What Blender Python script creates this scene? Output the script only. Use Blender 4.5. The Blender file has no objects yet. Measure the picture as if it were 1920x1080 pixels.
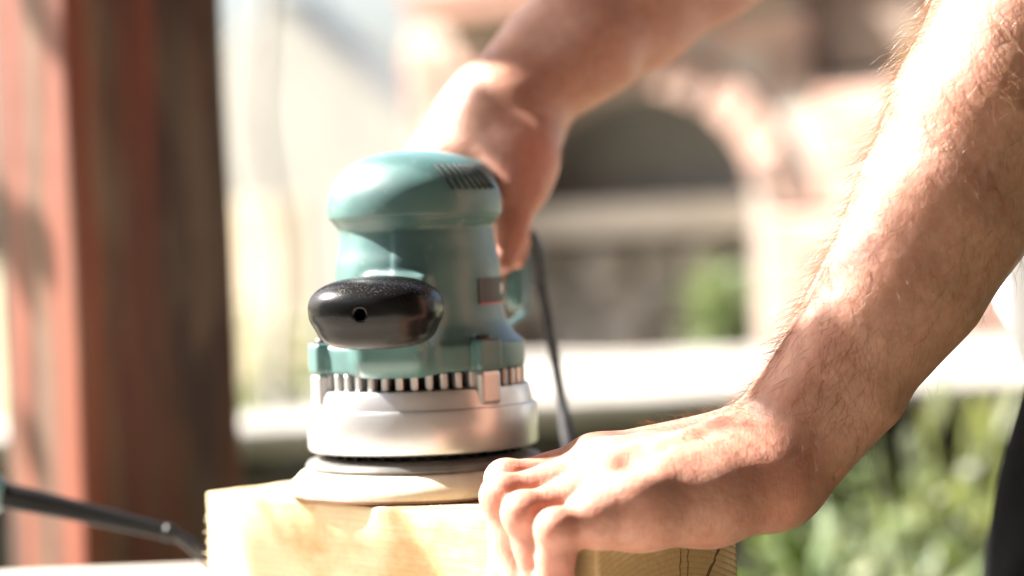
import bpy, bmesh, math, random
import numpy as np
from mathutils import Vector, Matrix, noise as mnoise

random.seed(7)
rng = np.random.default_rng(11)
sc = bpy.context.scene
C = sc.collection

# ------------------------------------------------------------------ camera, sky, sun, exposure
CAM_Z = 1.03
FPX = 85.0 / 36.0 * 1920.0
PITCH = math.radians(1.226)
ROLL = math.radians(-2.12)
cam_data = bpy.data.cameras.new('camera')
cam = bpy.data.objects.new('camera', cam_data)
C.objects.link(cam)
cam_data.lens = 85.0
cam_data.sensor_width = 36.0
cam_data.clip_start = 0.05
cam_data.clip_end = 500.0
cam_data.dof.use_dof = True
cam_data.dof.focus_distance = 1.06
cam_data.dof.aperture_fstop = 3.7
cam_data.dof.aperture_blades = 0
CAM_M = Matrix.Translation((0, 0, CAM_Z)) @ Matrix.Rotation(math.pi / 2 - PITCH, 4, 'X') @ Matrix.Rotation(ROLL, 4, 'Z')
cam.matrix_world = CAM_M
sc.camera = cam

SUN_EL = math.radians(44)
SUN_AZ = math.atan2(-0.955, 0.295)          # measured from +Y towards +X
SUN_DIR = Vector((math.sin(SUN_AZ) * math.cos(SUN_EL), math.cos(SUN_AZ) * math.cos(SUN_EL), math.sin(SUN_EL)))
world = bpy.data.worlds.new('World')
sc.world = world
world.use_nodes = True
wn = world.node_tree
for n in list(wn.nodes):
    wn.nodes.remove(n)
sky = wn.nodes.new('ShaderNodeTexSky')
sky.sky_type = 'NISHITA'
sky.sun_disc = False
sky.sun_elevation = SUN_EL
sky.sun_rotation = SUN_AZ
sky.air_density = 1.0
sky.dust_density = 5.0
sky.ozone_density = 1.0
bg = wn.nodes.new('ShaderNodeBackground')
bg.inputs['Strength'].default_value = 0.052
wo = wn.nodes.new('ShaderNodeOutputWorld')
wn.links.new(sky.outputs[0], bg.inputs[0])
wn.links.new(bg.outputs[0], wo.inputs[0])

sun_l = bpy.data.lights.new('sun', 'SUN')
sun_l.energy = 5.0
sun_l.angle = math.radians(0.6)
sun_l.color = (1.0, 0.955, 0.885)
sun = bpy.data.objects.new('sun', sun_l)
C.objects.link(sun)
sun.rotation_euler = (-SUN_DIR).to_track_quat('-Z', 'Y').to_euler()
sun.location = (-3, 2, 6)

sc.view_settings.view_transform = 'Standard'
sc.view_settings.look = 'None'
sc.view_settings.gamma = 1.0
sc.view_settings.exposure = 2.70
sc.view_settings.use_curve_mapping = False
sc.render.engine = 'CYCLES'
sc.cycles.use_denoising = True
sc.cycles.max_bounces = 8
sc.cycles.sample_clamp_indirect = 6.0


def P(px, py, d):
    """world point seen at a photo pixel (1920x1080) at a depth d along the lens axis"""
    return CAM_M @ Vector(((px - 960.0) / FPX * d, -(py - 540.0) / FPX * d, -d))


# ------------------------------------------------------------------ materials
def new_mat(name):
    m = bpy.data.materials.new(name)
    m.use_nodes = True
    nt = m.node_tree
    b = nt.nodes['Principled BSDF']
    return m, nt, b


def coords(nt, scale=(1, 1, 1), rot=(0, 0, 0), loc=(0, 0, 0), kind='Object'):
    tc = nt.nodes.new('ShaderNodeTexCoord')
    mp = nt.nodes.new('ShaderNodeMapping')
    mp.inputs['Scale'].default_value = scale
    mp.inputs['Rotation'].default_value = rot
    mp.inputs['Location'].default_value = loc
    nt.links.new(tc.outputs[kind], mp.inputs['Vector'])
    return mp.outputs[0]


def noise(nt, vec, scale, detail=4, rough=0.55, dist=0.0):
    n = nt.nodes.new('ShaderNodeTexNoise')
    n.inputs['Scale'].default_value = scale
    n.inputs['Detail'].default_value = detail
    n.inputs['Roughness'].default_value = rough
    n.inputs['Distortion'].default_value = dist
    if vec is not None:
        nt.links.new(vec, n.inputs['Vector'])
    return n.outputs['Fac']


def ramp(nt, fac, stops):
    r = nt.nodes.new('ShaderNodeValToRGB')
    e = r.color_ramp.elements
    while len(e) < len(stops):
        e.new(0.5)
    for i, (p, c) in enumerate(stops):
        e[i].position = p
        e[i].color = (*c, 1) if len(c) == 3 else c
    nt.links.new(fac, r.inputs[0])
    return r.outputs[0]


def mixc(nt, fac, a, b, mode='MIX'):
    m = nt.nodes.new('ShaderNodeMix')
    m.data_type = 'RGBA'
    m.blend_type = mode
    for sock, v in ((m.inputs[0], fac), (m.inputs[6], a), (m.inputs[7], b)):
        if hasattr(v, 'is_linked') or hasattr(v, 'links'):
            nt.links.new(v, sock)
        elif isinstance(v, (int, float)):
            sock.default_value = v
        else:
            sock.default_value = (*v, 1)
    return m.outputs[2]


def bump(nt, b, height, strength=0.3, dist=0.001, prev=None):
    n = nt.nodes.new('ShaderNodeBump')
    n.inputs['Strength'].default_value = strength
    n.inputs['Distance'].default_value = dist
    nt.links.new(height, n.inputs['Height'])
    if prev is not None:
        nt.links.new(prev, n.inputs['Normal'])
    nt.links.new(n.outputs[0], b.inputs['Normal'])
    return n.outputs[0]


def simple_mat(name, c1, c2, scale=20.0, rough=0.6, bstr=0.2, bdist=0.001, bscale=None, metallic=0.0, stretch=(1, 1, 1), per_object=0.0, spec=0.5):
    m, nt, b = new_mat(name)
    v = coords(nt, stretch)
    f = noise(nt, v, scale, 5)
    col = ramp(nt, f, [(0.3, c1), (0.7, c2)])
    if per_object:
        oi = nt.nodes.new('ShaderNodeObjectInfo')
        hsv = nt.nodes.new('ShaderNodeHueSaturation')
        mr = nt.nodes.new('ShaderNodeMapRange')
        mr.inputs['To Min'].default_value = 1 - per_object
        mr.inputs['To Max'].default_value = 1 + per_object
        nt.links.new(oi.outputs['Random'], mr.inputs['Value'])
        nt.links.new(mr.outputs[0], hsv.inputs['Value'])
        nt.links.new(col, hsv.inputs['Color'])
        col = hsv.outputs[0]
    nt.links.new(col, b.inputs['Base Color'])
    b.inputs['Roughness'].default_value = rough
    b.inputs['Metallic'].default_value = metallic
    b.inputs['Specular IOR Level'].default_value = spec
    if bstr:
        f2 = noise(nt, v, bscale or scale * 4, 6)
        bump(nt, b, f2, bstr, bdist)
    return m


M = {}
# skin: mottled, redder at knuckles and finger ends (attribute 'red')
m, nt, b = new_mat('skin')
v = coords(nt)
f1 = noise(nt, v, 38, 5, 0.6)
f2 = noise(nt, v, 210, 4, 0.6)
base = ramp(nt, f1, [(0.3, (0.35, 0.168, 0.118)), (0.55, (0.44, 0.225, 0.165)), (0.75, (0.50, 0.285, 0.215))])
base = mixc(nt, 0.35, base, ramp(nt, f2, [(0.35, (0.36, 0.15, 0.10)), (0.62, (0.49, 0.29, 0.21))]))
at = nt.nodes.new('ShaderNodeAttribute')
at.attribute_name = 'red'
base = mixc(nt, at.outputs['Fac'], base, (0.50, 0.19, 0.135))
# freckles
vo = nt.nodes.new('ShaderNodeTexVoronoi')
vo.inputs['Scale'].default_value = 190
nt.links.new(v, vo.inputs['Vector'])
fr = ramp(nt, vo.outputs['Distance'], [(0.06, (1, 1, 1)), (0.16, (0, 0, 0))])
frn = ramp(nt, noise(nt, v, 90, 2), [(0.55, (0, 0, 0)), (0.65, (0.6, 0.6, 0.6))])
frm = mixc(nt, 1.0, fr, frn, 'MULTIPLY')
base = mixc(nt, frm, base, (0.27, 0.105, 0.06))
nt.links.new(base, b.inputs['Base Color'])
b.inputs['Roughness'].default_value = 0.47
b.inputs['Specular IOR Level'].default_value = 0.4
b.inputs['Subsurface Weight'].default_value = 0.75
b.inputs['Subsurface Radius'].default_value = (1.0, 0.33, 0.18)
b.inputs['Subsurface Scale'].default_value = 0.0042
vc = nt.nodes.new('ShaderNodeTexVoronoi')
vc.inputs['Scale'].default_value = 1100
vc.feature = 'DISTANCE_TO_EDGE'
nt.links.new(coords(nt, (1, 1, 1)), vc.inputs['Vector'])
lines = noise(nt, coords(nt, (5.0, 1.0, 1.0), (0, math.radians(-50), 0)), 220, 4, 0.6)
b0 = bump(nt, b, lines, 0.28, 0.0008)
b1 = bump(nt, b, vc.outputs['Distance'], 0.22, 0.0004, b0)
b2 = bump(nt, b, noise(nt, v, 420, 5, 0.65), 0.24, 0.0010, b1)
bump(nt, b, noise(nt, v, 95, 3, 0.5), 0.40, 0.0022, b2)
M['skin'] = m

m, nt, b = new_mat('arm_hair')
b.inputs['Base Color'].default_value = (0.23, 0.12, 0.055, 1)
b.inputs['Roughness'].default_value = 0.32
b.inputs['Specular IOR Level'].default_value = 0.7
tr = nt.nodes.new('ShaderNodeBsdfTranslucent')
tr.inputs[0].default_value = (0.62, 0.40, 0.20, 1)
mx = nt.nodes.new('ShaderNodeMixShader')
mx.inputs[0].default_value = 0.36
nt.links.new(b.outputs[0], mx.inputs[1])
nt.links.new(tr.outputs[0], mx.inputs[2])
nt.links.new(mx.outputs[0], nt.nodes['Material Output'].inputs[0])
M['arm_hair'] = m

# sander plastics and metals
m, nt, b = new_mat('teal_plastic')
v = coords(nt)
f = noise(nt, v, 45, 5)
col = ramp(nt, f, [(0.3, (0.046, 0.118, 0.114)), (0.7, (0.060, 0.142, 0.138))])
du = ramp(nt, noise(nt, v, 130, 6, 0.7), [(0.60, (0, 0, 0)), (0.78, (0.40, 0.40, 0.40))])
col = mixc(nt, du, col, (0.42, 0.40, 0.34))
nt.links.new(col, b.inputs['Base Color'])
b.inputs['Coat Weight'].default_value = 0.45
b.inputs['Coat Roughness'].default_value = 0.58
nt.links.new(ramp(nt, f, [(0.3, (0.30, 0.30, 0.30)), (0.7, (0.46, 0.46, 0.46))]), b.inputs['Roughness'])
bump(nt, b, noise(nt, v, 1600, 2), 0.10, 0.0003)
M['teal'] = m

m, nt, b = new_mat('black_knob_plastic')
v = coords(nt)
sp = ramp(nt, noise(nt, v, 950, 3, 0.7), [(0.56, (0, 0, 0)), (0.68, (1, 1, 1))])
geo = nt.nodes.new('ShaderNodeNewGeometry')
sx = nt.nodes.new('ShaderNodeSeparateXYZ')
nt.links.new(geo.outputs['Normal'], sx.inputs[0])
upm = ramp(nt, sx.outputs['Z'], [(0.25, (0, 0, 0)), (0.85, (0.45, 0.45, 0.45))])   # sawdust settles on what faces up
dm = mixc(nt, 1.0, sp, upm, 'MULTIPLY')
col = mixc(nt, dm, (0.006, 0.006, 0.0065), (0.11, 0.10, 0.085))
nt.links.new(col, b.inputs['Base Color'])
nt.links.new(mixc(nt, dm, (0.26, 0.26, 0.26), (0.7, 0.7, 0.7)), b.inputs['Roughness'])
bump(nt, b, noise(nt, v, 300, 3), 0.05, 0.0005)
b.inputs['Specular IOR Level'].default_value = 0.2
M['knob'] = m

m, nt, b = new_mat('cast_aluminium')
v = coords(nt)
f = noise(nt, v, 60, 5)
nt.links.new(ramp(nt, f, [(0.3, (0.55, 0.55, 0.55)), (0.7, (0.63, 0.63, 0.63))]), b.inputs['Base Color'])
b.inputs['Metallic'].default_value = 0.7
b.inputs['Roughness'].default_value = 0.34
bump(nt, b, noise(nt, v, 900, 3), 0.10, 0.0004)
M['alu'] = m
M['black'] = simple_mat('black_rubber', (0.006, 0.006, 0.0065), (0.010, 0.010, 0.011), 60, 0.45, 0.1, 0.0005, spec=0.22)
M['dark_void'] = simple_mat('dark_recess', (0.006, 0.006, 0.006), (0.012, 0.012, 0.012), 60, 0.8, 0.0)
M['grey_rubber'] = simple_mat('dusty_grey_rubber', (0.10, 0.095, 0.09), (0.17, 0.16, 0.15), 90, 0.55, 0.1, 0.0005)
M['foam'] = simple_mat('cream_foam', (0.62, 0.53, 0.40), (0.72, 0.64, 0.50), 120, 0.85, 0.2, 0.0008)
M['abrasive'] = simple_mat('abrasive_paper', (0.20, 0.10, 0.06), (0.28, 0.15, 0.09), 900, 0.9, 0.4, 0.0004)
M['label_grey'] = simple_mat('label_grey', (0.050, 0.046, 0.044), (0.060, 0.056, 0.054), 60, 0.6, 0.0)
M['label_red'] = simple_mat('label_red', (0.45, 0.05, 0.05), (0.50, 0.06, 0.06), 60, 0.4, 0.0)
M['label_white'] = simple_mat('label_white', (0.70, 0.68, 0.66), (0.75, 0.74, 0.72), 60, 0.4, 0.0)
M['screw'] = simple_mat('dark_screw_steel', (0.06, 0.045, 0.035), (0.11, 0.085, 0.07), 200, 0.4, 0.1, 0.0003, metallic=0.8)

# timber beam: rings round a pith line that runs along local X
m, nt, b = new_mat('pine_timber')
v = coords(nt, (0.06, 1, 1), (0, 0, 0), (0.0, -0.004, 0.055))
wob = noise(nt, coords(nt, (1.5, 14, 14)), 2.2, 3)
wv = nt.nodes.new('ShaderNodeTexWave')
wv.wave_type = 'RINGS'
wv.rings_direction = 'X'
wv.wave_profile = 'SAW'
wv.inputs['Scale'].default_value = 125
wv.inputs['Distortion'].default_value = 5.0
wv.inputs['Detail'].default_value = 3
wv.inputs['Detail Scale'].default_value = 0.25
wv.inputs['Detail Roughness'].default_value = 0.6
nt.links.new(v, wv.inputs['Vector'])
ring = ramp(nt, wv.outputs['Fac'], [(0.0, (0.56, 0.43, 0.265)), (0.55, (0.52, 0.385, 0.225)), (0.9, (0.24, 0.13, 0.055)), (1.0, (0.50, 0.36, 0.21))])
side = ramp(nt, noise(nt, coords(nt, (2.0, 26, 26)), 2.0, 5, 0.65, 0.8), [(0.3, (0.57, 0.46, 0.30)), (0.6, (0.62, 0.51, 0.345)), (0.8, (0.50, 0.38, 0.22))])
tcn = nt.nodes.new('ShaderNodeTexCoord')
sxn = nt.nodes.new('ShaderNodeSeparateXYZ')
nt.links.new(tcn.outputs['Normal'], sxn.inputs[0])
endm = ramp(nt, sxn.outputs['X'], [(0.5, (0.16, 0.16, 0.16)), (0.7, (1, 1, 1))])
ring = mixc(nt, endm, side, ring)
fib = noise(nt, coords(nt, (6, 160, 160)), 3.0, 4, 0.7)
col = mixc(nt, 0.24, ring, ramp(nt, fib, [(0.3, (0.42, 0.30, 0.165)), (0.7, (0.62, 0.50, 0.33))]))
blot = ramp(nt, noise(nt, coords(nt, (0.7, 1, 1)), 17, 5, 0.65), [(0.46, (0, 0, 0)), (0.60, (0.78, 0.78, 0.78))])
col = mixc(nt, blot, col, (0.36, 0.235, 0.095))
nt.links.new(col, b.inputs['Base Color'])
b.inputs['Roughness'].default_value = 0.72
b.inputs['Specular IOR Level'].default_value = 0.25
q1 = bump(nt, b, wv.outputs['Fac'], 0.18, 0.0008)
bump(nt, b, fib, 0.5, 0.0009, q1)
M['pine'] = m
M['crack'] = simple_mat('dark_wood_crack', (0.07, 0.038, 0.018), (0.13, 0.072, 0.033), 200, 0.9, 0.0)
M['splinter'] = simple_mat('pale_splinter', (0.55, 0.42, 0.25), (0.66, 0.52, 0.33), 200, 0.8, 0.0)

M['post'] = None
m, nt, b = new_mat('stained_post_wood')
v = coords(nt, (9, 9, 0.9))
f = noise(nt, v, 2.6, 6, 0.65, 0.4)
col = ramp(nt, f, [(0.36, (0.024, 0.010, 0.0065)), (0.46, (0.055, 0.020, 0.011)), (0.54, (0.098, 0.041, 0.018)), (0.64, (0.15, 0.068, 0.042))])
wear = ramp(nt, noise(nt, coords(nt, (5, 5, 1.6)), 4.2, 4), [(0.50, (0, 0, 0)), (0.62, (0.75, 0.75, 0.75))])
col = mixc(nt, wear, col, (0.115, 0.074, 0.048))
rd = ramp(nt, noise(nt, coords(nt, (14, 14, 0.7), (0, 0, 0), (3, 1, 0)), 1.6, 3), [(0.52, (0, 0, 0)), (0.6, (0.85, 0.85, 0.85))])
col = mixc(nt, rd, col, (0.145, 0.028, 0.010))
stk = ramp(nt, noise(nt, coords(nt, (30, 30, 1.0)), 1.7, 5, 0.7), [(0.38, (0.45, 0.45, 0.45)), (0.62, (1.3, 1.25, 1.2))])
col = mixc(nt, 0.8, col, stk, 'MULTIPLY')
nt.links.new(col, b.inputs['Base Color'])
b.inputs['Roughness'].default_value = 0.6
bump(nt, b, f, 0.6, 0.004)
M['post'] = m

M['bench'] = simple_mat('weathered_bench_wood', (0.34, 0.30, 0.26), (0.46, 0.42, 0.37), 6, 0.75, 0.3, 0.001, 40, stretch=(1, 10, 10), per_object=0.1)
M['brick'] = simple_mat('pale_pink_brick', (0.28, 0.15, 0.113), (0.44, 0.295, 0.235), 9, 0.85, 0.4, 0.004, 60, per_object=0.45)
M['mortar'] = simple_mat('lime_mortar', (0.34, 0.29, 0.25), (0.41, 0.36, 0.31), 14, 0.95, 0.4, 0.004)
M['soot_stone'] = simple_mat('sooty_grey_stone', (0.26, 0.257, 0.257), (0.33, 0.325, 0.325), 7, 0.9, 0.4, 0.006)
M['shelf_stone'] = simple_mat('beige_shelf_stone', (0.42, 0.36, 0.30), (0.50, 0.44, 0.38), 9, 0.85, 0.3, 0.003)
M['dark_stone'] = simple_mat('shade_dark_stone', (0.045, 0.04, 0.033), (0.085, 0.075, 0.06), 9, 0.9, 0.5, 0.006, per_object=0.3)  # shade under the slab put into the colour, darker than the open rubble
M['rubble'] = simple_mat('grey_beige_rubble', (0.26, 0.235, 0.20), (0.42, 0.375, 0.32), 12, 0.9, 0.5, 0.006, per_object=0.35)
M['slab'] = simple_mat('pale_stone_slab', (0.17, 0.157, 0.138), (0.36, 0.335, 0.30), 4, 0.85, 0.3, 0.004)
M['left_slab'] = simple_mat('darker_left_slab', (0.16, 0.15, 0.135), (0.30, 0.285, 0.26), 7, 0.85, 0.3, 0.004)  # left slab piece, a slightly darker tone of the slab stone
M['plaster'] = simple_mat('pale_plaster', (0.34, 0.315, 0.29), (0.46, 0.43, 0.40), 2.2, 0.9, 0.3, 0.006)
M['roof_wood'] = simple_mat('red_brown_roof_wood', (0.26, 0.12, 0.08), (0.36, 0.19, 0.135), 7, 0.7, 0.3, 0.003)
M['dark_wood'] = simple_mat('dark_timber', (0.16, 0.105, 0.08), (0.24, 0.17, 0.13), 7, 0.75, 0.3, 0.003)
M['roof_dark'] = simple_mat('dark_stained_boards', (0.035, 0.020, 0.014), (0.06, 0.034, 0.024), 7, 0.75, 0.3, 0.003, per_object=0.2)
M['blocker_wall'] = simple_mat('dull_brown_render', (0.060, 0.042, 0.032), (0.085, 0.062, 0.048), 3, 0.9, 0.3, 0.004)  # for the added sky-blocking walls, kept dark so they bounce little light
M['roof_tile'] = simple_mat('clay_tile', (0.36, 0.18, 0.12), (0.46, 0.26, 0.19), 7, 0.8, 0.3, 0.003, per_object=0.2)
M['cream_wood'] = simple_mat('cream_fence_wood', (0.34, 0.275, 0.19), (0.44, 0.365, 0.265), 6, 0.8, 0.3, 0.003, per_object=0.15)
M['bark'] = simple_mat('grey_bark', (0.30, 0.28, 0.25), (0.42, 0.39, 0.36), 20, 0.9, 0.5, 0.006)
M['stem'] = simple_mat('green_stem', (0.10, 0.13, 0.05), (0.16, 0.18, 0.08), 30, 0.7, 0.0)
M['ground'] = simple_mat('garden_lawn', (0.09, 0.11, 0.045), (0.20, 0.19, 0.11), 2.5, 0.95, 0.6, 0.02, 40)
M['shirt'] = simple_mat('white_cotton', (0.62, 0.64, 0.68), (0.72, 0.74, 0.77), 12, 0.9, 0.3, 0.001, 900)
M['trousers'] = simple_mat('black_cotton', (0.003, 0.003, 0.0035), (0.005, 0.005, 0.0055), 30, 0.9, 0.3, 0.0006, 900, spec=0.08)
M['head_hair'] = simple_mat('brown_hair', (0.05, 0.03, 0.018), (0.10, 0.06, 0.035), 60, 0.6, 0.4, 0.002, stretch=(1, 1, 0.2))
M['cable'] = simple_mat('black_cable', (0.008, 0.008, 0.009), (0.012, 0.012, 0.013), 80, 0.42, 0.1, 0.0004)
M['cable_grey'] = simple_mat('dusty_cable', (0.030, 0.030, 0.034), (0.048, 0.048, 0.052), 80, 0.55, 0.1, 0.0004, spec=0.3)


def leaf_mat(name, c1, c2):
    m, nt, b = new_mat(name)
    v = coords(nt)
    oi = noise(nt, v, 14, 3)
    col = ramp(nt, oi, [(0.3, c1), (0.7, c2)])
    nt.links.new(col, b.inputs['Base Color'])
    b.inputs['Roughness'].default_value = 0.5
    t = nt.nodes.new('ShaderNodeBsdfTranslucent')
    nt.links.new(mixc(nt, 1.0, col, (1.0, 1.0, 0.55), 'MULTIPLY'), t.inputs[0])
    mx = nt.nodes.new('ShaderNodeMixShader')
    mx.inputs[0].default_value = 0.42
    nt.links.new(b.outputs[0], mx.inputs[1])
    nt.links.new(t.outputs[0], mx.inputs[2])
    nt.links.new(mx.outputs[0], nt.nodes['Material Output'].inputs[0])
    return m


M['leaf'] = leaf_mat('leaf_green', (0.085, 0.13, 0.045), (0.16, 0.215, 0.09))
M['leaf_yellow'] = leaf_mat('leaf_yellow_green', (0.15, 0.175, 0.075), (0.22, 0.235, 0.12))
M['leaf_grey'] = leaf_mat('leaf_grey_green', (0.13, 0.155, 0.10), (0.21, 0.235, 0.155))


# ------------------------------------------------------------------ object helpers
def link_mesh(name, verts, faces, mat, parent=None, smooth=False):
    me = bpy.data.meshes.new(name)
    me.from_pydata([tuple(v) for v in verts], [], faces)
    me.update()
    if smooth:
        me.polygons.foreach_set('use_smooth', [True] * len(me.polygons))
    if mat:
        me.materials.append(mat)
    o = bpy.data.objects.new(name, me)
    C.objects.link(o)
    if parent:
        o.parent = parent
    return o


def from_bm(name, bm, mat, parent=None, smooth=False):
    me = bpy.data.meshes.new(name)
    bm.normal_update()
    bm.to_mesh(me)
    bm.free()
    if smooth:
        me.polygons.foreach_set('use_smooth', [True] * len(me.polygons))
    if mat:
        me.materials.append(mat)
    o = bpy.data.objects.new(name, me)
    C.objects.link(o)
    if parent:
        o.parent = parent
    return o


def empty(name, loc, rz=0.0):
    o = bpy.data.objects.new(name, None)
    o.empty_display_size = 0.05
    o.location = loc
    o.rotation_euler = (0, 0, rz)
    C.objects.link(o)
    return o


def tag(o, label=None, cat=None, group=None, kind=None):
    if label: o['label'] = label
    if cat: o['category'] = cat
    if group: o['group'] = group
    if kind: o['kind'] = kind
    return o


def box_bm(size, loc=(0, 0, 0), bevel=0.0, seg=2, jitter=0.0, bm=None, rot=None):
    own = bm is None
    if own:
        bm = bmesh.new()
    mat = Matrix.Translation(loc) @ (rot.to_4x4() if rot else Matrix()) @ Matrix.Diagonal((*size, 1))
    r = bmesh.ops.create_cube(bm, size=1.0, matrix=mat)
    if jitter:
        for vtx in r['verts']:
            vtx.co += Vector((random.uniform(-1, 1), random.uniform(-1, 1), random.uniform(-1, 1))) * jitter
    if bevel:
        es = list({e for vtx in r['verts'] for e in vtx.link_edges})
        bmesh.ops.bevel(bm, geom=es, offset=bevel, segments=seg, affect='EDGES', profile=0.5)
    return bm


def catmull(pts, n=8):
    pts = [Vector(p) for p in pts]
    out = []
    for i in range(len(pts) - 1):
        p0 = pts[max(i - 1, 0)]; p1 = pts[i]; p2 = pts[i + 1]; p3 = pts[min(i + 2, len(pts) - 1)]
        for k in range(n):
            t = k / n
            out.append(0.5 * ((2 * p1) + (p2 - p0) * t + (2 * p0 - 5 * p1 + 4 * p2 - p3) * t * t + (3 * p1 - p0 - 3 * p2 + p3) * t ** 3))
    out.append(pts[-1])
    return out


def tube_data(path, radii, sides=10, vs=None, fs=None, cap=True):
    vs = [] if vs is None else vs
    fs = [] if fs is None else fs
    n = len(path)
    base = len(vs)
    up = None
    for i, p in enumerate(path):
        t = (path[min(i + 1, n - 1)] - path[max(i - 1, 0)])
        if t.length < 1e-9: t = Vector((0, 0, 1))
        t.normalize()
        if up is None:
            up = t.orthogonal().normalized()
        up = (up - t * up.dot(t))
        up = up.normalized() if up.length > 1e-6 else t.orthogonal().normalized()
        bi = t.cross(up)
        r = radii[i] if hasattr(radii, '__len__') else radii
        for k in range(sides):
            a = 2 * math.pi * k / sides
            vs.append(p + (up * math.cos(a) + bi * math.sin(a)) * r)
    for i in range(n - 1):
        for k in range(sides):
            k2 = (k + 1) % sides
            fs.append((base + i * sides + k, base + i * sides + k2, base + (i + 1) * sides + k2, base + (i + 1) * sides + k))
    if cap:
        fs.append(tuple(base + k for k in range(sides))[::-1])
        fs.append(tuple(base + (n - 1) * sides + k for k in range(sides)))
    return vs, fs


def tube(name, path, radii, mat, parent=None, sides=12):
    vs, fs = tube_data(path, radii, sides)
    return link_mesh(name, vs, fs, mat, parent, True)


def lathe(name, prof, mat, parent=None, n=96, smooth_angle=35):
    vs, fs = [], []
    for (r, z) in prof:
        for k in range(n):
            a = 2 * math.pi * k / n
            vs.append((r * math.cos(a), r * math.sin(a), z))
    for i in range(len(prof) - 1):
        for k in range(n):
            k2 = (k + 1) % n
            fs.append((i * n + k, i * n + k2, (i + 1) * n + k2, (i + 1) * n + k))
    fs.append(tuple(range(n))[::-1])
    fs.append(tuple((len(prof) - 1) * n + k for k in range(n)))
    o = link_mesh(name, vs, fs, mat, parent, True)
    try:
        o.data.set_sharp_from_angle(angle=math.radians(smooth_angle))
    except Exception:
        pass
    return o


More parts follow.
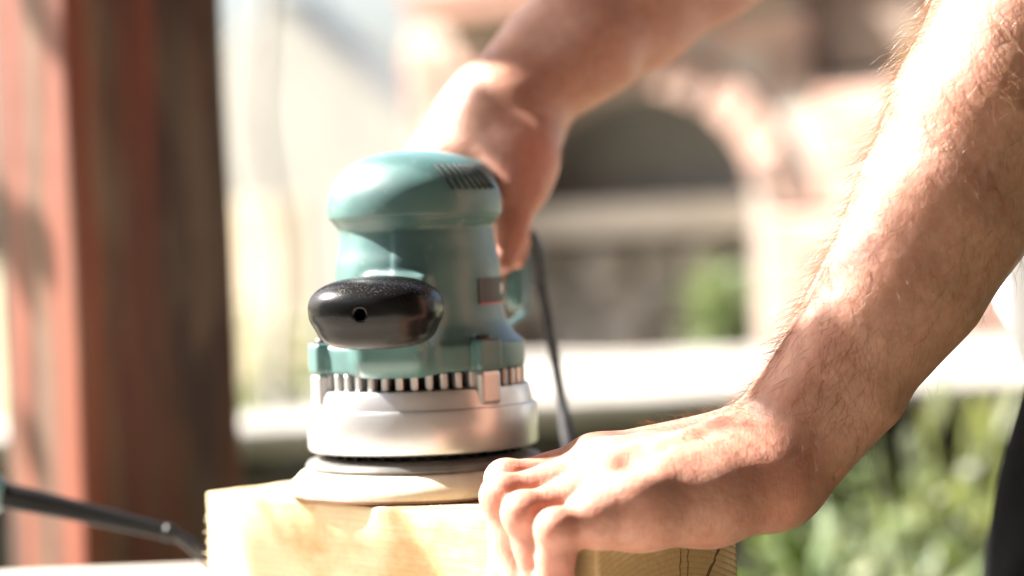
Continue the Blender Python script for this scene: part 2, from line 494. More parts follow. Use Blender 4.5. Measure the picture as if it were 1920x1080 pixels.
# ------------------------------------------------------------------ implicit surfaces
class Field:
    """a sampled distance field, turned into a mesh by surface nets"""
    def __init__(self, lo, hi, h):
        self.lo = np.array(lo, float); self.h = h
        self.n = np.ceil((np.array(hi) - self.lo) / h).astype(int) + 1
        self.ax = [(self.lo[i] + np.arange(self.n[i]) * h).astype(np.float32) for i in range(3)]
        self.d = np.full(self.n, 0.05, np.float32)

    def sub(self, lo, hi):
        i0 = np.clip(np.floor((np.array(lo) - self.lo) / self.h).astype(int), 0, self.n)
        i1 = np.clip(np.ceil((np.array(hi) - self.lo) / self.h).astype(int) + 1, 0, self.n)
        s = tuple(slice(a, b) for a, b in zip(i0, i1))
        X = self.ax[0][s[0]][:, None, None]; Y = self.ax[1][s[1]][None, :, None]; Z = self.ax[2][s[2]][None, None, :]
        return s, X, Y, Z

    @staticmethod
    def smin(a, b, k):
        if k <= 0: return np.minimum(a, b)
        h = np.maximum(k - np.abs(a - b), 0) / k
        return np.minimum(a, b) - h * h * (k * 0.25)

    def cone(self, a, b, ra, rb, k=0.006, subtract=False):
        a = np.array(a, float); b = np.array(b, float)
        mg = max(ra, rb) + max(k, 0.004) + 0.006
        s, X, Y, Z = self.sub(np.minimum(a, b) - mg, np.maximum(a, b) + mg)
        if 0 in self.d[s].shape: return
        ba = b - a
        L = float(ba @ ba) + 1e-12
        t = np.clip(((X - a[0]) * ba[0] + (Y - a[1]) * ba[1] + (Z - a[2]) * ba[2]) / L, 0, 1)
        d = np.sqrt((X - a[0] - t * ba[0]) ** 2 + (Y - a[1] - t * ba[1]) ** 2 + (Z - a[2] - t * ba[2]) ** 2) - (ra + t * (rb - ra))
        self.put(s, d, k, subtract)

    def ell(self, c, rad, rot=None, k=0.006, subtract=False, power=2.0):
        c = np.array(c, float)
        mg = max(rad) * 1.05 + max(k, 0.004) + 0.006
        s, X, Y, Z = self.sub(c - mg, c + mg)
        if 0 in self.d[s].shape: return
        x, y, z = X - c[0], Y - c[1], Z - c[2]
        if rot is not None:
            R = np.array(rot.transposed())
            x, y, z = (R[0][0] * x + R[0][1] * y + R[0][2] * z, R[1][0] * x + R[1][1] * y + R[1][2] * z, R[2][0] * x + R[2][1] * y + R[2][2] * z)
        q = (np.abs(x / rad[0]) ** power + np.abs(y / rad[1]) ** power + np.abs(z / rad[2]) ** power) ** (1.0 / power)
        g = np.sqrt((x / rad[0] ** 2) ** 2 + (y / rad[1] ** 2) ** 2 + (z / rad[2] ** 2) ** 2) / np.maximum(q, 1e-4)
        d = (q - 1) / np.maximum(g, 0.5 / max(rad))
        self.put(s, d, k, subtract)

    def rbox(self, c, half, r, rot=None, k=0.003, subtract=False):
        c = np.array(c, float)
        mg = float(np.linalg.norm(half)) + max(k, 0.004) + 0.006
        s, X, Y, Z = self.sub(c - mg, c + mg)
        if 0 in self.d[s].shape: return
        x, y, z = X - c[0], Y - c[1], Z - c[2]
        if rot is not None:
            R = np.array(rot.transposed())
            x, y, z = (R[0][0] * x + R[0][1] * y + R[0][2] * z, R[1][0] * x + R[1][1] * y + R[1][2] * z, R[2][0] * x + R[2][1] * y + R[2][2] * z)
        qx = np.abs(x) - half[0] + r; qy = np.abs(y) - half[1] + r; qz = np.abs(z) - half[2] + r
        qx, qy, qz = np.broadcast_arrays(qx, qy, qz)
        d = np.sqrt(np.maximum(qx, 0) ** 2 + np.maximum(qy, 0) ** 2 + np.maximum(qz, 0) ** 2) + np.minimum(np.maximum(qx, np.maximum(qy, qz)), 0) - r
        self.put(s, d, k, subtract)

    def lathe(self, prof, k=0.003, smooth=False):
        """solid of revolution round the local Z axis; prof = (z, r) rising in z"""
        if smooth:
            dense = catmull([(p[0], p[1], 0) for p in prof], 10)
            prof = sorted((p.x, p.y) for p in dense)
        z = np.array([p[0] for p in prof]); r = np.array([p[1] for p in prof])
        X = self.ax[0][:, None, None]; Y = self.ax[1][None, :, None]; Z = self.ax[2]
        R = np.interp(Z, z, r)
        sl = np.gradient(R, Z)
        dr = (np.sqrt(X * X + Y * Y) - R[None, None, :]) / np.sqrt(1 + sl * sl)[None, None, :]
        dz = np.maximum(z[0] - Z, Z - z[-1])[None, None, :]
        dd = np.maximum(dr, dz)
        self.d = self.smin(self.d, dd.astype(np.float32), k)

    def put(self, s, d, k, subtract):
        d = d.astype(np.float32)
        if subtract:
            self.d[s] = -self.smin(-self.d[s], d, k)
        else:
            self.d[s] = self.smin(self.d[s], d, k)

    def mesh(self):
        d = self.d; nx, ny, nz = d.shape
        ins = d < 0
        cnt = np.zeros((nx - 1, ny - 1, nz - 1), np.int8)
        for i in (0, 1):
            for j in (0, 1):
                for k in (0, 1):
                    cnt += ins[i:nx - 1 + i, j:ny - 1 + j, k:nz - 1 + k]
        act = (cnt > 0) & (cnt < 8)
        ci = np.argwhere(act)
        idx = np.full(act.shape, -1, np.int64)
        idx[act] = np.arange(len(ci))
        pos = np.zeros((len(ci), 3)); w = np.zeros(len(ci))
        cor = [(i, j, k) for i in (0, 1) for j in (0, 1) for k in (0, 1)]
        for a in cor:
            for ax in range(3):
                if a[ax]: continue
                bcor = list(a); bcor[ax] = 1
                da = d[ci[:, 0] + a[0], ci[:, 1] + a[1], ci[:, 2] + a[2]]
                db = d[ci[:, 0] + bcor[0], ci[:, 1] + bcor[1], ci[:, 2] + bcor[2]]
                cr = (da < 0) != (db < 0)
                t = np.where(cr, da / np.where(cr, da - db, 1), 0)
                q = np.tile(np.array(a, float), (len(ci), 1))
                q[:, ax] = t
                pos[cr] += q[cr]; w[cr] += 1
        verts = (ci + pos / w[:, None]) * self.h + self.lo
        quads = []
        for ax in range(3):
            o1, o2 = (ax + 1) % 3, (ax + 2) % 3
            sl0 = [slice(None)] * 3; sl1 = [slice(None)] * 3
            sl0[ax] = slice(0, -1); sl1[ax] = slice(1, None)
            A = ins[tuple(sl0)]; B = ins[tuple(sl1)]
            e = np.argwhere(A != B)
            ok = (e[:, o1] > 0) & (e[:, o2] > 0) & (e[:, o1] < self.n[o1] - 1) & (e[:, o2] < self.n[o2] - 1)
            e = e[ok]
            fl = A[e[:, 0], e[:, 1], e[:, 2]]
            def at(s1, s2):
                q = e.copy(); q[:, o1] -= s1; q[:, o2] -= s2
                return idx[q[:, 0], q[:, 1], q[:, 2]]
            f = np.stack([at(1, 1), at(0, 1), at(0, 0), at(1, 0)], 1)
            f[~fl] = f[~fl][:, ::-1]
            quads.append(f)
        return verts, np.concatenate(quads)


def mesh_np(name, verts, quads, mat, parent=None):
    me = bpy.data.meshes.new(name)
    me.vertices.add(len(verts)); me.vertices.foreach_set('co', np.ascontiguousarray(verts, np.float32).ravel())
    me.loops.add(quads.size); me.loops.foreach_set('vertex_index', quads.astype(np.int32).ravel())
    me.polygons.add(len(quads)); me.polygons.foreach_set('loop_start', np.arange(0, quads.size, 4, dtype=np.int32))
    me.polygons.foreach_set('use_smooth', np.ones(len(quads), bool))
    me.update(calc_edges=True); me.validate()
    if mat: me.materials.append(mat)
    o = bpy.data.objects.new(name, me)
    C.objects.link(o)
    if parent: o.parent = parent
    return o


def relax(verts, quads, it=2, f=0.5):
    n = len(verts)
    e = np.concatenate([quads[:, [0, 1]], quads[:, [1, 2]], quads[:, [2, 3]], quads[:, [3, 0]]])
    for _ in range(it):
        s = np.zeros((n, 3)); c = np.zeros(n)
        for a, b_ in ((0, 1), (1, 0)):
            for k in range(3):
                s[:, k] += np.bincount(e[:, a], verts[e[:, b_], k], n)
            c += np.bincount(e[:, a], minlength=n)
        verts = verts * (1 - f) + f * s / np.maximum(c, 1)[:, None]
    return verts


def vnormals(verts, quads):
    fn = np.cross(verts[quads[:, 2]] - verts[quads[:, 0]], verts[quads[:, 3]] - verts[quads[:, 1]])
    n = np.zeros_like(verts)
    for c in range(4):
        for k in range(3):
            n[:, k] += np.bincount(quads[:, c], fn[:, k], len(verts))
    return n / np.maximum(np.linalg.norm(n, axis=1), 1e-12)[:, None]


# ------------------------------------------------------------------ ground
g = link_mesh('ground', [(-120, -60, 0), (120, -60, 0), (120, 200, 0), (-120, 200, 0)], [(0, 1, 2, 3)], M['ground'])
tag(g, kind='structure')

# ------------------------------------------------------------------ brick oven with an arch
OV = P(1110, 440, 4.6)
ov_yaw = math.atan2(-0.643, 0.766)
oven = empty('brick_oven', (OV.x, OV.y, 0), ov_yaw)          # local x along the face, -y towards the garden, z up
tag(oven, 'pale pink brick outdoor oven with a wide dark arch behind the sander', 'outdoor oven')
A_HALF, A_Z, A_RISE = 0.365, 1.115, 0.190
RING = 0.095


def arch_in(u, z, grow=0.0):
    if abs(u) > A_HALF + grow: return False
    if z <= A_Z: return True
    return (u / (A_HALF + grow)) ** 2 + ((z - A_Z) / (A_RISE + grow)) ** 2 < 1


def wall_top(u):
    return 1.47 if u < 0.47 else 1.285


# mortar core with the arch cut out
U0, U1 = -0.462, 1.15
pts = [(U0, 0.0), (-A_HALF, 0.0)]
pts += [(-A_HALF, A_Z)]
for k in range(1, 16):
    a = math.pi - math.pi * k / 16
    pts.append((A_HALF * math.cos(a), A_Z + A_RISE * math.sin(a)))
pts += [(A_HALF, A_Z), (A_HALF, 0.0), (U1, 0.0), (U1, 1.28), (0.47, 1.28), (0.47, 1.465), (U0, 1.465)]
bm = bmesh.new()
vf = [bm.verts.new((u, 0.008, z)) for u, z in pts]
f = bm.faces.new(vf)
r = bmesh.ops.extrude_face_region(bm, geom=[f])
bmesh.ops.translate(bm, verts=[x for x in r['geom'] if isinstance(x, bmesh.types.BMVert)], vec=(0, 0.32, 0))
bmesh.ops.recalc_face_normals(bm, faces=bm.faces)
from_bm('wall', bm, M['mortar'], oven)

brick_me = {}


def brick(w, h, dep, loc, ang=0.0, mat=None):
    key = (round(w, 3), round(h, 3), random.randint(0, 2))
    if key not in brick_me:
        bmb = box_bm((w, dep, h), (0, 0, 0), 0.004, 1, 0.0025)
        me = bpy.data.meshes.new('brick')
        bmb.to_mesh(me); bmb.free()
        me.materials.append(mat or M['brick'])
        brick_me[key] = me
    o = bpy.data.objects.new('brick', brick_me[key])
    C.objects.link(o)
    o.parent = oven
    o.location = loc
    o.rotation_euler = (0, ang, 0)
    return o


row = 0
z = 0.62
BH, BW, BJ = 0.062, 0.205, 0.011
while z < 1.47:
    u = U0 + (0 if row % 2 else -(BW + BJ) / 2)
    while u < U1:
        halves = []
        for hh in (0, 1):
            uc = u + BW * (0.25 + 0.5 * hh)
            zc = z + BH / 2
            ok = U0 <= uc <= U1 - 0.04 and zc + BH / 2 < wall_top(uc) + 0.01
            for du_ in (-0.04, 0.04):
                for dz_ in (-0.02, 0.02):
                    if arch_in(uc + du_, zc + dz_, RING if z > A_Z - 0.02 else 0.004): ok = False
            halves.append(ok)
        pr = random.uniform(-0.004, 0.004)
        if all(halves):
            brick(BW, BH, 0.09, (u + BW / 2, 0.045 - 0.006 + pr, z + BH / 2))
        else:
            for hh in (0, 1):
                if halves[hh]:
                    brick(BW / 2 - 0.005, BH, 0.09, (u + BW * (0.25 + 0.5 * hh), 0.045 - 0.006 + pr, z + BH / 2))
        u += BW + BJ
    z += BH + BJ
    row += 1
NV = 19
for k in range(NV):
    a = math.pi * (k + 0.5) / NV
    ru, rz = A_HALF + RING / 2, A_RISE + RING / 2
    pu, pz = ru * math.cos(a), A_Z + rz * math.sin(a)
    nrm = math.atan2(math.cos(a) / ru, math.sin(a) / rz)
    brick(0.050, RING - 0.006, 0.10, (pu, 0.05 - 0.014 + random.uniform(-0.003, 0.003), pz), nrm)

# inside the arch: back wall, shelf, rubble below it
from_bm('back_wall', box_bm((0.88, 0.06, 1.5), (0, 0.365, 0.75)), M['soot_stone'], oven)
from_bm('shelf', box_bm((0.728, 0.20, 0.066), (0, 0.23, 1.055), 0.006), M['shelf_stone'], oven)
for k in range(28):
    w = random.uniform(0.12, 0.17)
    hgt = random.uniform(0.075, 0.10)
    bmr = bmesh.new()
    bmesh.ops.create_icosphere(bmr, subdivisions=2, radius=1.0)
    for vv in bmr.verts:
        vv.co *= 1 + 0.18 * mnoise.noise(vv.co * 1.7 + Vector((k * 3.1, 0, 0)))
        vv.co = Vector((vv.co.x * w / 2, vv.co.y * 0.05, vv.co.z * hgt / 2))
    o = from_bm('stone', bmr, M['rubble'], oven, True)
    o.location = (-0.31 + 0.62 * ((k % 7) / 6) + random.uniform(-0.02, 0.02), 0.24 + random.uniform(-0.03, 0.05), 0.745 + 0.074 * (k // 7))
from_bm('stone_backing', box_bm((0.728, 0.1, 0.9), (0, 0.34, 0.47)), M['rubble'], oven)
from_bm('hearth_step', box_bm((1.5, 0.34, 0.74), (0.16, -0.171, 0.37), 0.012), M['slab'], oven)
from_bm('fascia_board', box_bm((0.83, 0.10, 0.045), (0.04, -0.03, 1.478), 0.004), M['roof_wood'], oven)
for k in range(6):
    o = from_bm('roof_tile', box_bm((0.152, 0.42, 0.022), (0, 0, 0), 0.006), M['roof_tile'], oven)
    o.location = (-0.33 + 0.148 * k, 0.12, 1.545)
    o.rotation_euler = (math.radians(9), 0, 0)
tb = empty('timber_beam', oven.matrix_basis @ Vector((0.625, 0.12, 1.296)), ov_yaw)
tag(tb, 'dark brown timber baulk lying on the lower brick wall right of the arch', 'timber')
from_bm('baulk', box_bm((0.24, 0.16, 0.15), (-0.02, 0, 0.077), 0.008), M['dark_wood'], tb)
from_bm('board', box_bm((0.28, 0.2, 0.02), (-0.02, 0, 0.164), 0.004), M['roof_wood'], tb)


# ------------------------------------------------------------------ plants
def leaf_mesh(spots, size, mat_name, name, parent, broad=0.35, droop=0.4, seed=0):
    r_ = random.Random(seed)
    vs, fs = [], []
    for (p, d) in spots:
        L = size * r_.uniform(0.6, 1.25)
        d = (Vector(d) + Vector((r_.uniform(-.6, .6), r_.uniform(-.6, .6), r_.uniform(-.5, .5)))).normalized()
        sd = d.cross(Vector((r_.uniform(-1, 1), r_.uniform(-1, 1), r_.uniform(-.3, 1)))).normalized() * L * broad * 0.5
        tip = p + d * L + Vector((0, 0, -droop * L * 0.5))
        mid = p + d * L * 0.5
        up = Vector((0, 0, 0.06 * L))
        b0 = len(vs)
        vs += [p, mid + sd, mid + up, mid - sd, tip]
        fs += [(b0, b0 + 1, b0 + 2), (b0, b0 + 2, b0 + 3), (b0 + 1, b0 + 4, b0 + 2), (b0 + 2, b0 + 4, b0 + 3)]
    o = link_mesh(name, vs, fs, M[mat_name], parent)
    o['kind'] = 'stuff'
    return o


def shrub(loc, rad, height, n, leaf, mat, label, cat='shrub', group=None, seed=0, grass=False):
    r_ = random.Random(seed)
    root = empty('leafy_shrub' if not grass else 'tall_grass_plant', loc)
    tag(root, label, cat, group)
    vs, fs, spots = [], [], []
    ns = 9 if not grass else 16
    for s in range(ns):
        a = r_.uniform(0, 2 * math.pi)
        lean = r_.uniform(0.1, 1.0) * rad
        top = Vector((lean * math.cos(a), lean * math.sin(a), height * r_.uniform(0.65, 1.0)))
        path = catmull([Vector((0.03 * math.cos(a), 0.03 * math.sin(a), 0)), Vector((top.x * 0.35, top.y * 0.35, top.z * 0.5)), top], 5)
        tube_data(path, [0.006 - 0.0004 * i for i in range(len(path))], 5, vs, fs)
        for q in range(n // ns):
            t = r_.uniform(0.15, 1.0)
            p = path[min(int(t * (len(path) - 1)), len(path) - 1)]
            off = Vector((r_.gauss(0, 1), r_.gauss(0, 1), r_.gauss(0, 0.7))) * rad * 0.22
            if grass:
                spots.append((p + off * 0.4, (math.cos(a) * 0.3, math.sin(a) * 0.3, 1)))
            else:
                spots.append((p + off, off.normalized() + Vector((0, 0, 0.3))))
    link_mesh('stem', vs, fs, M['stem'], root)
    leaf_mesh(spots, leaf, mat, 'foliage', root, 0.16 if grass else 0.45, 0.3, seed)
    return root


def at_ground(px, d):
    p = P(px, 500, d)
    return Vector((p.x, p.y, 0))


# bed under and before the slab, right of the hands
bed = [
    (1500, 2.55, 0.10, 0.80, 'leaf', 'bright green leafy shrub just right of the beam end and wrist', False),
    (1590, 2.25, 0.09, 0.80, 'leaf_yellow', 'yellow green shrub in the middle of the bed right of the beam', False),
    (1660, 2.60, 0.11, 0.84, 'leaf', 'tall mid green shrub whose top overlaps the slab front', False),
    (1740, 2.30, 0.10, 0.82, 'leaf_grey', 'pale grey green shrub in the bed left of the black trousers', False),
    (1830, 2.55, 0.10, 0.86, 'leaf_yellow', 'pale yellow grassy clump next to the black trousers', True),
    (1420, 2.40, 0.08, 0.70, 'leaf_grey', 'low grey green shrub at the foot of the pale block', False),
    (1560, 2.05, 0.08, 0.74, 'leaf', 'green grassy clump nearest the camera in the bed', True),
    (1700, 2.00, 0.09, 0.745, 'leaf', 'low dense green shrub at the bottom edge of the picture', False),
    (1790, 2.12, 0.08, 0.77, 'leaf', 'green leafy shrub low beside the trouser leg', False),
]
for i, (px, d, rad, hgt, mat, lab, gr) in enumerate(bed):
    shrub(at_ground(px, d), rad, hgt, 800 if not gr else 420, 0.036 if not gr else 0.12, mat, lab, 'shrub' if not gr else 'grass clump', 'plants in the bed right of the beam', 20 + i, gr)
# behind the slab at left, washed pale
left_bed = [
    (480, 4.7, 0.16, 0.90, 'leaf_grey', 'pale grey green shrub behind the slab next to the post'),
    (570, 5.0, 0.20, 0.98, 'leaf', 'green shrub behind the slab left of the sander'),
    (640, 4.6, 0.16, 0.90, 'leaf_grey', 'grey green shrub half hidden by the sander body'),
]
for i, (px, d, rad, hgt, mat, lab) in enumerate(left_bed):
    shrub(at_ground(px, d), rad * 1.3, hgt, 1100, 0.05, mat, lab, 'shrub', 'shrubs behind the slab at left', 60 + i)
pl = oven.matrix_basis @ Vector((0.22, 0.10, 0.741))
shrub(pl, 0.075, 0.22, 260, 0.045, 'leaf', 'small bright green plant growing in the recess below the oven shelf', 'plant', None, 80)
pl = oven.matrix_basis @ Vector((0.76, 0.02, 1.28))
sh = shrub(pl, 0.05, 0.09, 140, 0.04, 'leaf_yellow', 'small yellow green tuft growing on top of the brick wall', 'plant', None, 81)

# ------------------------------------------------------------------ stone table slab
st = empty('stone_table', (0.06, 3.45, 0))
tag(st, 'long pale stone slab table crossing behind the sander and hands', 'stone table')
for (wx, wy, cx, cy) in ((1.45, 1.0, 0.60, 0.0), (1.15, 0.22, -0.703, -0.39)):
    bm = box_bm((wx, wy, 0.036), (0, 0, 0), 0.012, 2)
    bmesh.ops.subdivide_edges(bm, edges=[e for e in bm.edges if e.calc_length() > 0.5], cuts=12, use_grid_fill=True)
    for vv in bm.verts:
        vv.co += Vector((0, 0.008, 0.005)) * mnoise.noise(vv.co * 5)
    o = from_bm('slab', bm, M['slab'] if cx > 0 else M['left_slab'], st)
    o.location = (cx, cy, 0.812 if cx > 0 else 0.794)
for px in (-1.0, -0.45, 0.35, 1.0):
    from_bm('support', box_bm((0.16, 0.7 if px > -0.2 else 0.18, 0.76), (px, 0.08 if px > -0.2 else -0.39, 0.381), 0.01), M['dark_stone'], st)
# pale boulder in the dark gap under the slab
bmr = bmesh.new()
bmesh.ops.create_icosphere(bmr, subdivisions=3, radius=1.0)
for vv in bmr.verts:
    vv.co *= 1 + 0.16 * mnoise.noise(vv.co * 1.3)
    vv.co = Vector((vv.co.x * 0.085, vv.co.y * 0.10, vv.co.z * 0.36 * (1 if vv.co.z > 0 else 0.98)))
bo = from_bm('boulder', bmr, M['slab'], None, True)
p = P(1085, 830, 2.75)
bo.location = (p.x, p.y, 0.36)
tag(bo, 'pale upright stone in the dark gap under the slab beside the sander cable', 'boulder')
# dry rubble wall behind the table legs
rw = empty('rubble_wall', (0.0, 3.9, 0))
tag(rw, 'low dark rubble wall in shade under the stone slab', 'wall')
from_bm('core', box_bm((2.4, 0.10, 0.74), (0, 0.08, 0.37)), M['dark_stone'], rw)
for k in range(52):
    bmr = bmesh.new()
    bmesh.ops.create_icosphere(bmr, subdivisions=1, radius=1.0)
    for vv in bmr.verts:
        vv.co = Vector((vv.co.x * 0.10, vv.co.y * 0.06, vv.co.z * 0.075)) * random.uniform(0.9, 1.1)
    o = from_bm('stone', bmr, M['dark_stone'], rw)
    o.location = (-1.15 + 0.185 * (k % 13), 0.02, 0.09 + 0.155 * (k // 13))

# ------------------------------------------------------------------ plastered shed with a gable
SH = P(528, 440, 10.0)
shed = empty('plastered_shed', (SH.x, SH.y, 0), math.radians(-26))
tag(shed, 'pale plastered shed with a steep gable against the white sky', 'shed')
hw, ez, az, dp = 1.36, 0.86, 2.03, 0.25
vs = [(-hw, 0, 0), (hw, 0, 0), (hw, 0, ez), (0, 0, az), (-hw, 0, ez), (-hw, dp, 0), (hw, dp, 0), (hw, dp, ez), (0, dp, az), (-hw, dp, ez)]
link_mesh('wall', vs, [(0, 1, 2, 3, 4), (5, 9, 8, 7, 6), (1, 6, 7, 2), (0, 4, 9, 5), (2, 7, 8, 3), (4, 3, 8, 9)], M['plaster'], shed)
for s in (-1, 1):
    L = math.hypot(hw, az - ez) + 0.15
    ang = math.atan2(az - ez, hw)
    o = from_bm('roof', box_bm((L, dp + 0.1, 0.02), (0, 0, 0), 0.006), M['plaster'], shed)
    o.location = (s * (hw / 2 + 0.03), dp / 2 + 0.07, (az + ez) / 2 - 0.01)
    o.rotation_euler = (0, s * ang, 0)

# pale boards next to the post
fe = empty('board_fence', at_ground(462, 5.6), math.radians(-38))
tag(fe, 'short cream board fence glimpsed just right of the brown post', 'fence')
for k in range(5):
    bo_ = from_bm('board', box_bm((0.075, 0.02, 1.13), (0, 0, 0.565), 0.003, 1, 0.002), M['cream_wood'], fe)
    bo_.location = (-0.18 + 0.082 * k, 0, 0)
from_bm('rail', box_bm((0.42, 0.03, 0.05), (-0.02, 0.026, 0.8), 0.003), M['cream_wood'], fe)

# grey bare stem that hangs in a curve right of the post
tr_ = empty('bare_vine', at_ground(522, 3.95))
tag(tr_, 'thin grey bare stem curving upward between the post and the sander', 'vine')
base_v = Vector(tr_.location)
pth = catmull([Vector((0, 0, 0)), Vector((0.0, 0.0, 0.45))] + [P(x_, y_, 3.95) - base_v for x_, y_ in ((520, 700), (530, 560), (528, 440), (505, 330), (490, 220), (495, 90), (505, -60), (520, -220))], 6)
tube('stem', pth, [0.014 - 0.00008 * i for i in range(len(pth))], M['bark'], tr_, 8)

# ------------------------------------------------------------------ timber post at left
PW = 0.134
pc = P(140, 540, 1.76)                       # near corner
pyaw = math.radians(36)
post = empty('timber_post', (0, 0, 0))
ux, uy = Vector((math.cos(pyaw), math.sin(pyaw), 0)), Vector((-math.sin(pyaw), math.cos(pyaw), 0))
cen = Vector((pc.x, pc.y, 0)) + ux * PW / 2 + uy * PW / 2
post.location = cen
post.rotation_euler = (0, 0, pyaw)
tag(post, 'square red brown stained timber post standing at the left edge', 'post')
bm = box_bm((PW, PW, 2.6), (0, 0, 1.3), 0.007, 3)
bmesh.ops.subdivide_edges(bm, edges=[e for e in bm.edges if e.calc_length() > 1.5], cuts=60)
for vv in bm.verts:
    vv.co.x += 0.0022 * mnoise.noise(Vector((vv.co.x * 9, vv.co.y * 9, vv.co.z * 6)))
    vv.co.y += 0.0022 * mnoise.noise(Vector((vv.co.x * 9 + 5, vv.co.y * 9, vv.co.z * 6)))
from_bm('shaft', bm, M['post'], post)
from_bm('bracket', box_bm((PW + 0.02, PW + 0.02, 0.12), (0, 0, 0.06), 0.004), M['screw'], post)

# ------------------------------------------------------------------ unseen roof overhead and walls behind the camera, added to cut sky fill
sr = empty('sky_blocker_roof', (1.2, 0.2, 0))
tag(sr, 'unseen dark boarded roof over the post, added to block overhead sky', 'roof')
for k in range(19):
    o = from_bm('roof_board', box_bm((0.235, 4.2, 0.024), (0, 0, 0), 0.002, 1), M['roof_dark'], sr)
    o.location = (-2.106 + 0.243 * k, -0.05, 2.56)
for y_ in (-2.0, -0.6, 0.8, 1.72):
    from_bm('joist', box_bm((4.2, 0.07, 0.14), (0.28, y_, 2.476), 0.003), M['roof_dark'], sr)
hw_ = empty('sky_blocker_wall', (-0.1, -2.35, 0))  # added walls out of view that block sky light from behind and the sides
tag(hw_, 'unseen dark walls behind and beside the camera, added to block sky light', 'blocker_wall')
from_bm('wall', box_bm((7.0, 0.25, 3.2), (0, 0, 1.6)), M['blocker_wall'], hw_)
from_bm('blocker_side_wall', box_bm((0.25, 3.6, 3.2), (-3.375, 1.926, 1.6)), M['blocker_wall'], hw_)
from_bm('blocker_side_wall', box_bm((0.25, 4.6, 3.2), (3.375, 2.426, 1.6)), M['blocker_wall'], hw_)
from_bm('plinth', box_bm((7.02, 0.29, 0.35), (0, 0, 0.175), 0.01), M['soot_stone'], hw_)

# unseen climber added at left, its leaves placed to dapple the sunlight
cl = empty('dapple_climber', (-0.95, 1.75, 2.5))
tag(cl, 'unseen leafy climber added left of the post to dapple the sunlight', 'climber')
clb = Vector(cl.location)
svs, sfs, lvs, lfs = [], [], [], []
r_ = random.Random(42)
sun_side = SUN_DIR.orthogonal().normalized()
sun_up = SUN_DIR.cross(sun_side)


def sun_leaf(c, size):
    a = r_.uniform(0, 2 * math.pi)
    n = (SUN_DIR + Vector((r_.uniform(-.4, .4), r_.uniform(-.4, .4), r_.uniform(-.4, .4)))).normalized()
    d = (sun_side * math.cos(a) + sun_up * math.sin(a)); d = (d - n * d.dot(n)).normalized()
    w = n.cross(d)
    b0 = len(lvs)
    for (t, hw2) in ((-0.5, 0.02), (-0.3, 0.30), (0.0, 0.38), (0.25, 0.26), (0.5, 0.01)):
        lvs.extend([c + d * t * size + w * hw2 * size + n * 0.05 * size, c + d * t * size, c + d * t * size - w * hw2 * size + n * 0.05 * size])
    for i in range(4):
        q = b0 + 3 * i
        lfs.extend([(q, q + 1, q + 4, q + 3), (q + 1, q + 2, q + 5, q + 4)])
    return c - d * 0.5 * size


DAPPLE = [  # photo pixel and depth of the place that lies in leaf shade, distance of the leaf towards the sun, leaf length
    (40, 450, 1.84, 1.3, .065), (100, 480, 1.80, 1.28, .05), (70, 520, 1.83, 1.35, .05), (110, 30, 1.79, 1.2, .06), (125, 90, 1.77, 1.22, .04),
    (60, 830, 1.83, 1.42, .04),
    (540, 1000, 1.135, 1.0, .045), (630, 1040, 1.11, 1.02, .045), (690, 985, 1.09, 1.0, .030), (500, 1060, 1.15, 1.03, .04),
    (1470, 650, 1.045, 0.98, .040), (1450, 700, 1.045, 0.98, .040), (1510, 680, 1.035, 1.0, .045), (1550, 650, 1.03, 1.0, .035), (1430, 735, 1.05, 0.97, .025),
    (990, 60, 1.29, 1.0, .075), (1030, 10, 1.29, 1.02, .085), (965, 120, 1.28, 0.97, .05), (1010, 100, 1.28, 1.0, .07), (1100, -20, 1.30, 1.04, .09), (1075, 60, 1.29, 1.05, .075), (1160, -50, 1.30, 1.0, .09),
    (992, 222, 1.232, 1.02, .070), (968, 250, 1.232, 1.0, .045), (1000, 180, 1.245, 1.01, .06), (985, 270, 1.230, 0.99, .045),
    (470, 985, 1.16, 1.01, .035), (520, 1030, 1.14, 1.04, .045), (585, 990, 1.12, 0.99, .04), (450, 1050, 1.17, 1.05, .04), (580, 1060, 1.12, 1.0, .05), (660, 1000, 1.10, 1.03, .035),
]
LIT = [P(*q) for q in ((1560, 520, 1.04), (1600, 420, 1.035), (1660, 300, 1.03), (1720, 150, 1.03), (1780, 20, 1.03), (1350, 780, 1.05), (1300, 800, 1.05), (1200, 830, 1.05), (1100, 870, 1.05), (950, 930, 1.03), (1010, 960, 1.01),
       (620, 380, 1.16), (640, 470, 1.16), (590, 680, 1.15), (580, 800, 1.15), (700, 310, 1.13), (800, 1000, 1.07), (880, 1010, 1.04), (400, 980, 1.19), (850, 260, 1.257), (895, 205, 1.256), (922, 158, 1.26), (60, 200, 1.83), (60, 650, 1.83), (690, 560, 1.08))]


def blocks_light(c, size, margin=0.012, tmax=9.0):
    for q in LIT:
        w = c - q
        t = w.dot(SUN_DIR)
        if 0.02 < t < tmax and (w - SUN_DIR * t).length < size * 0.55 + margin:
            return True
    return False


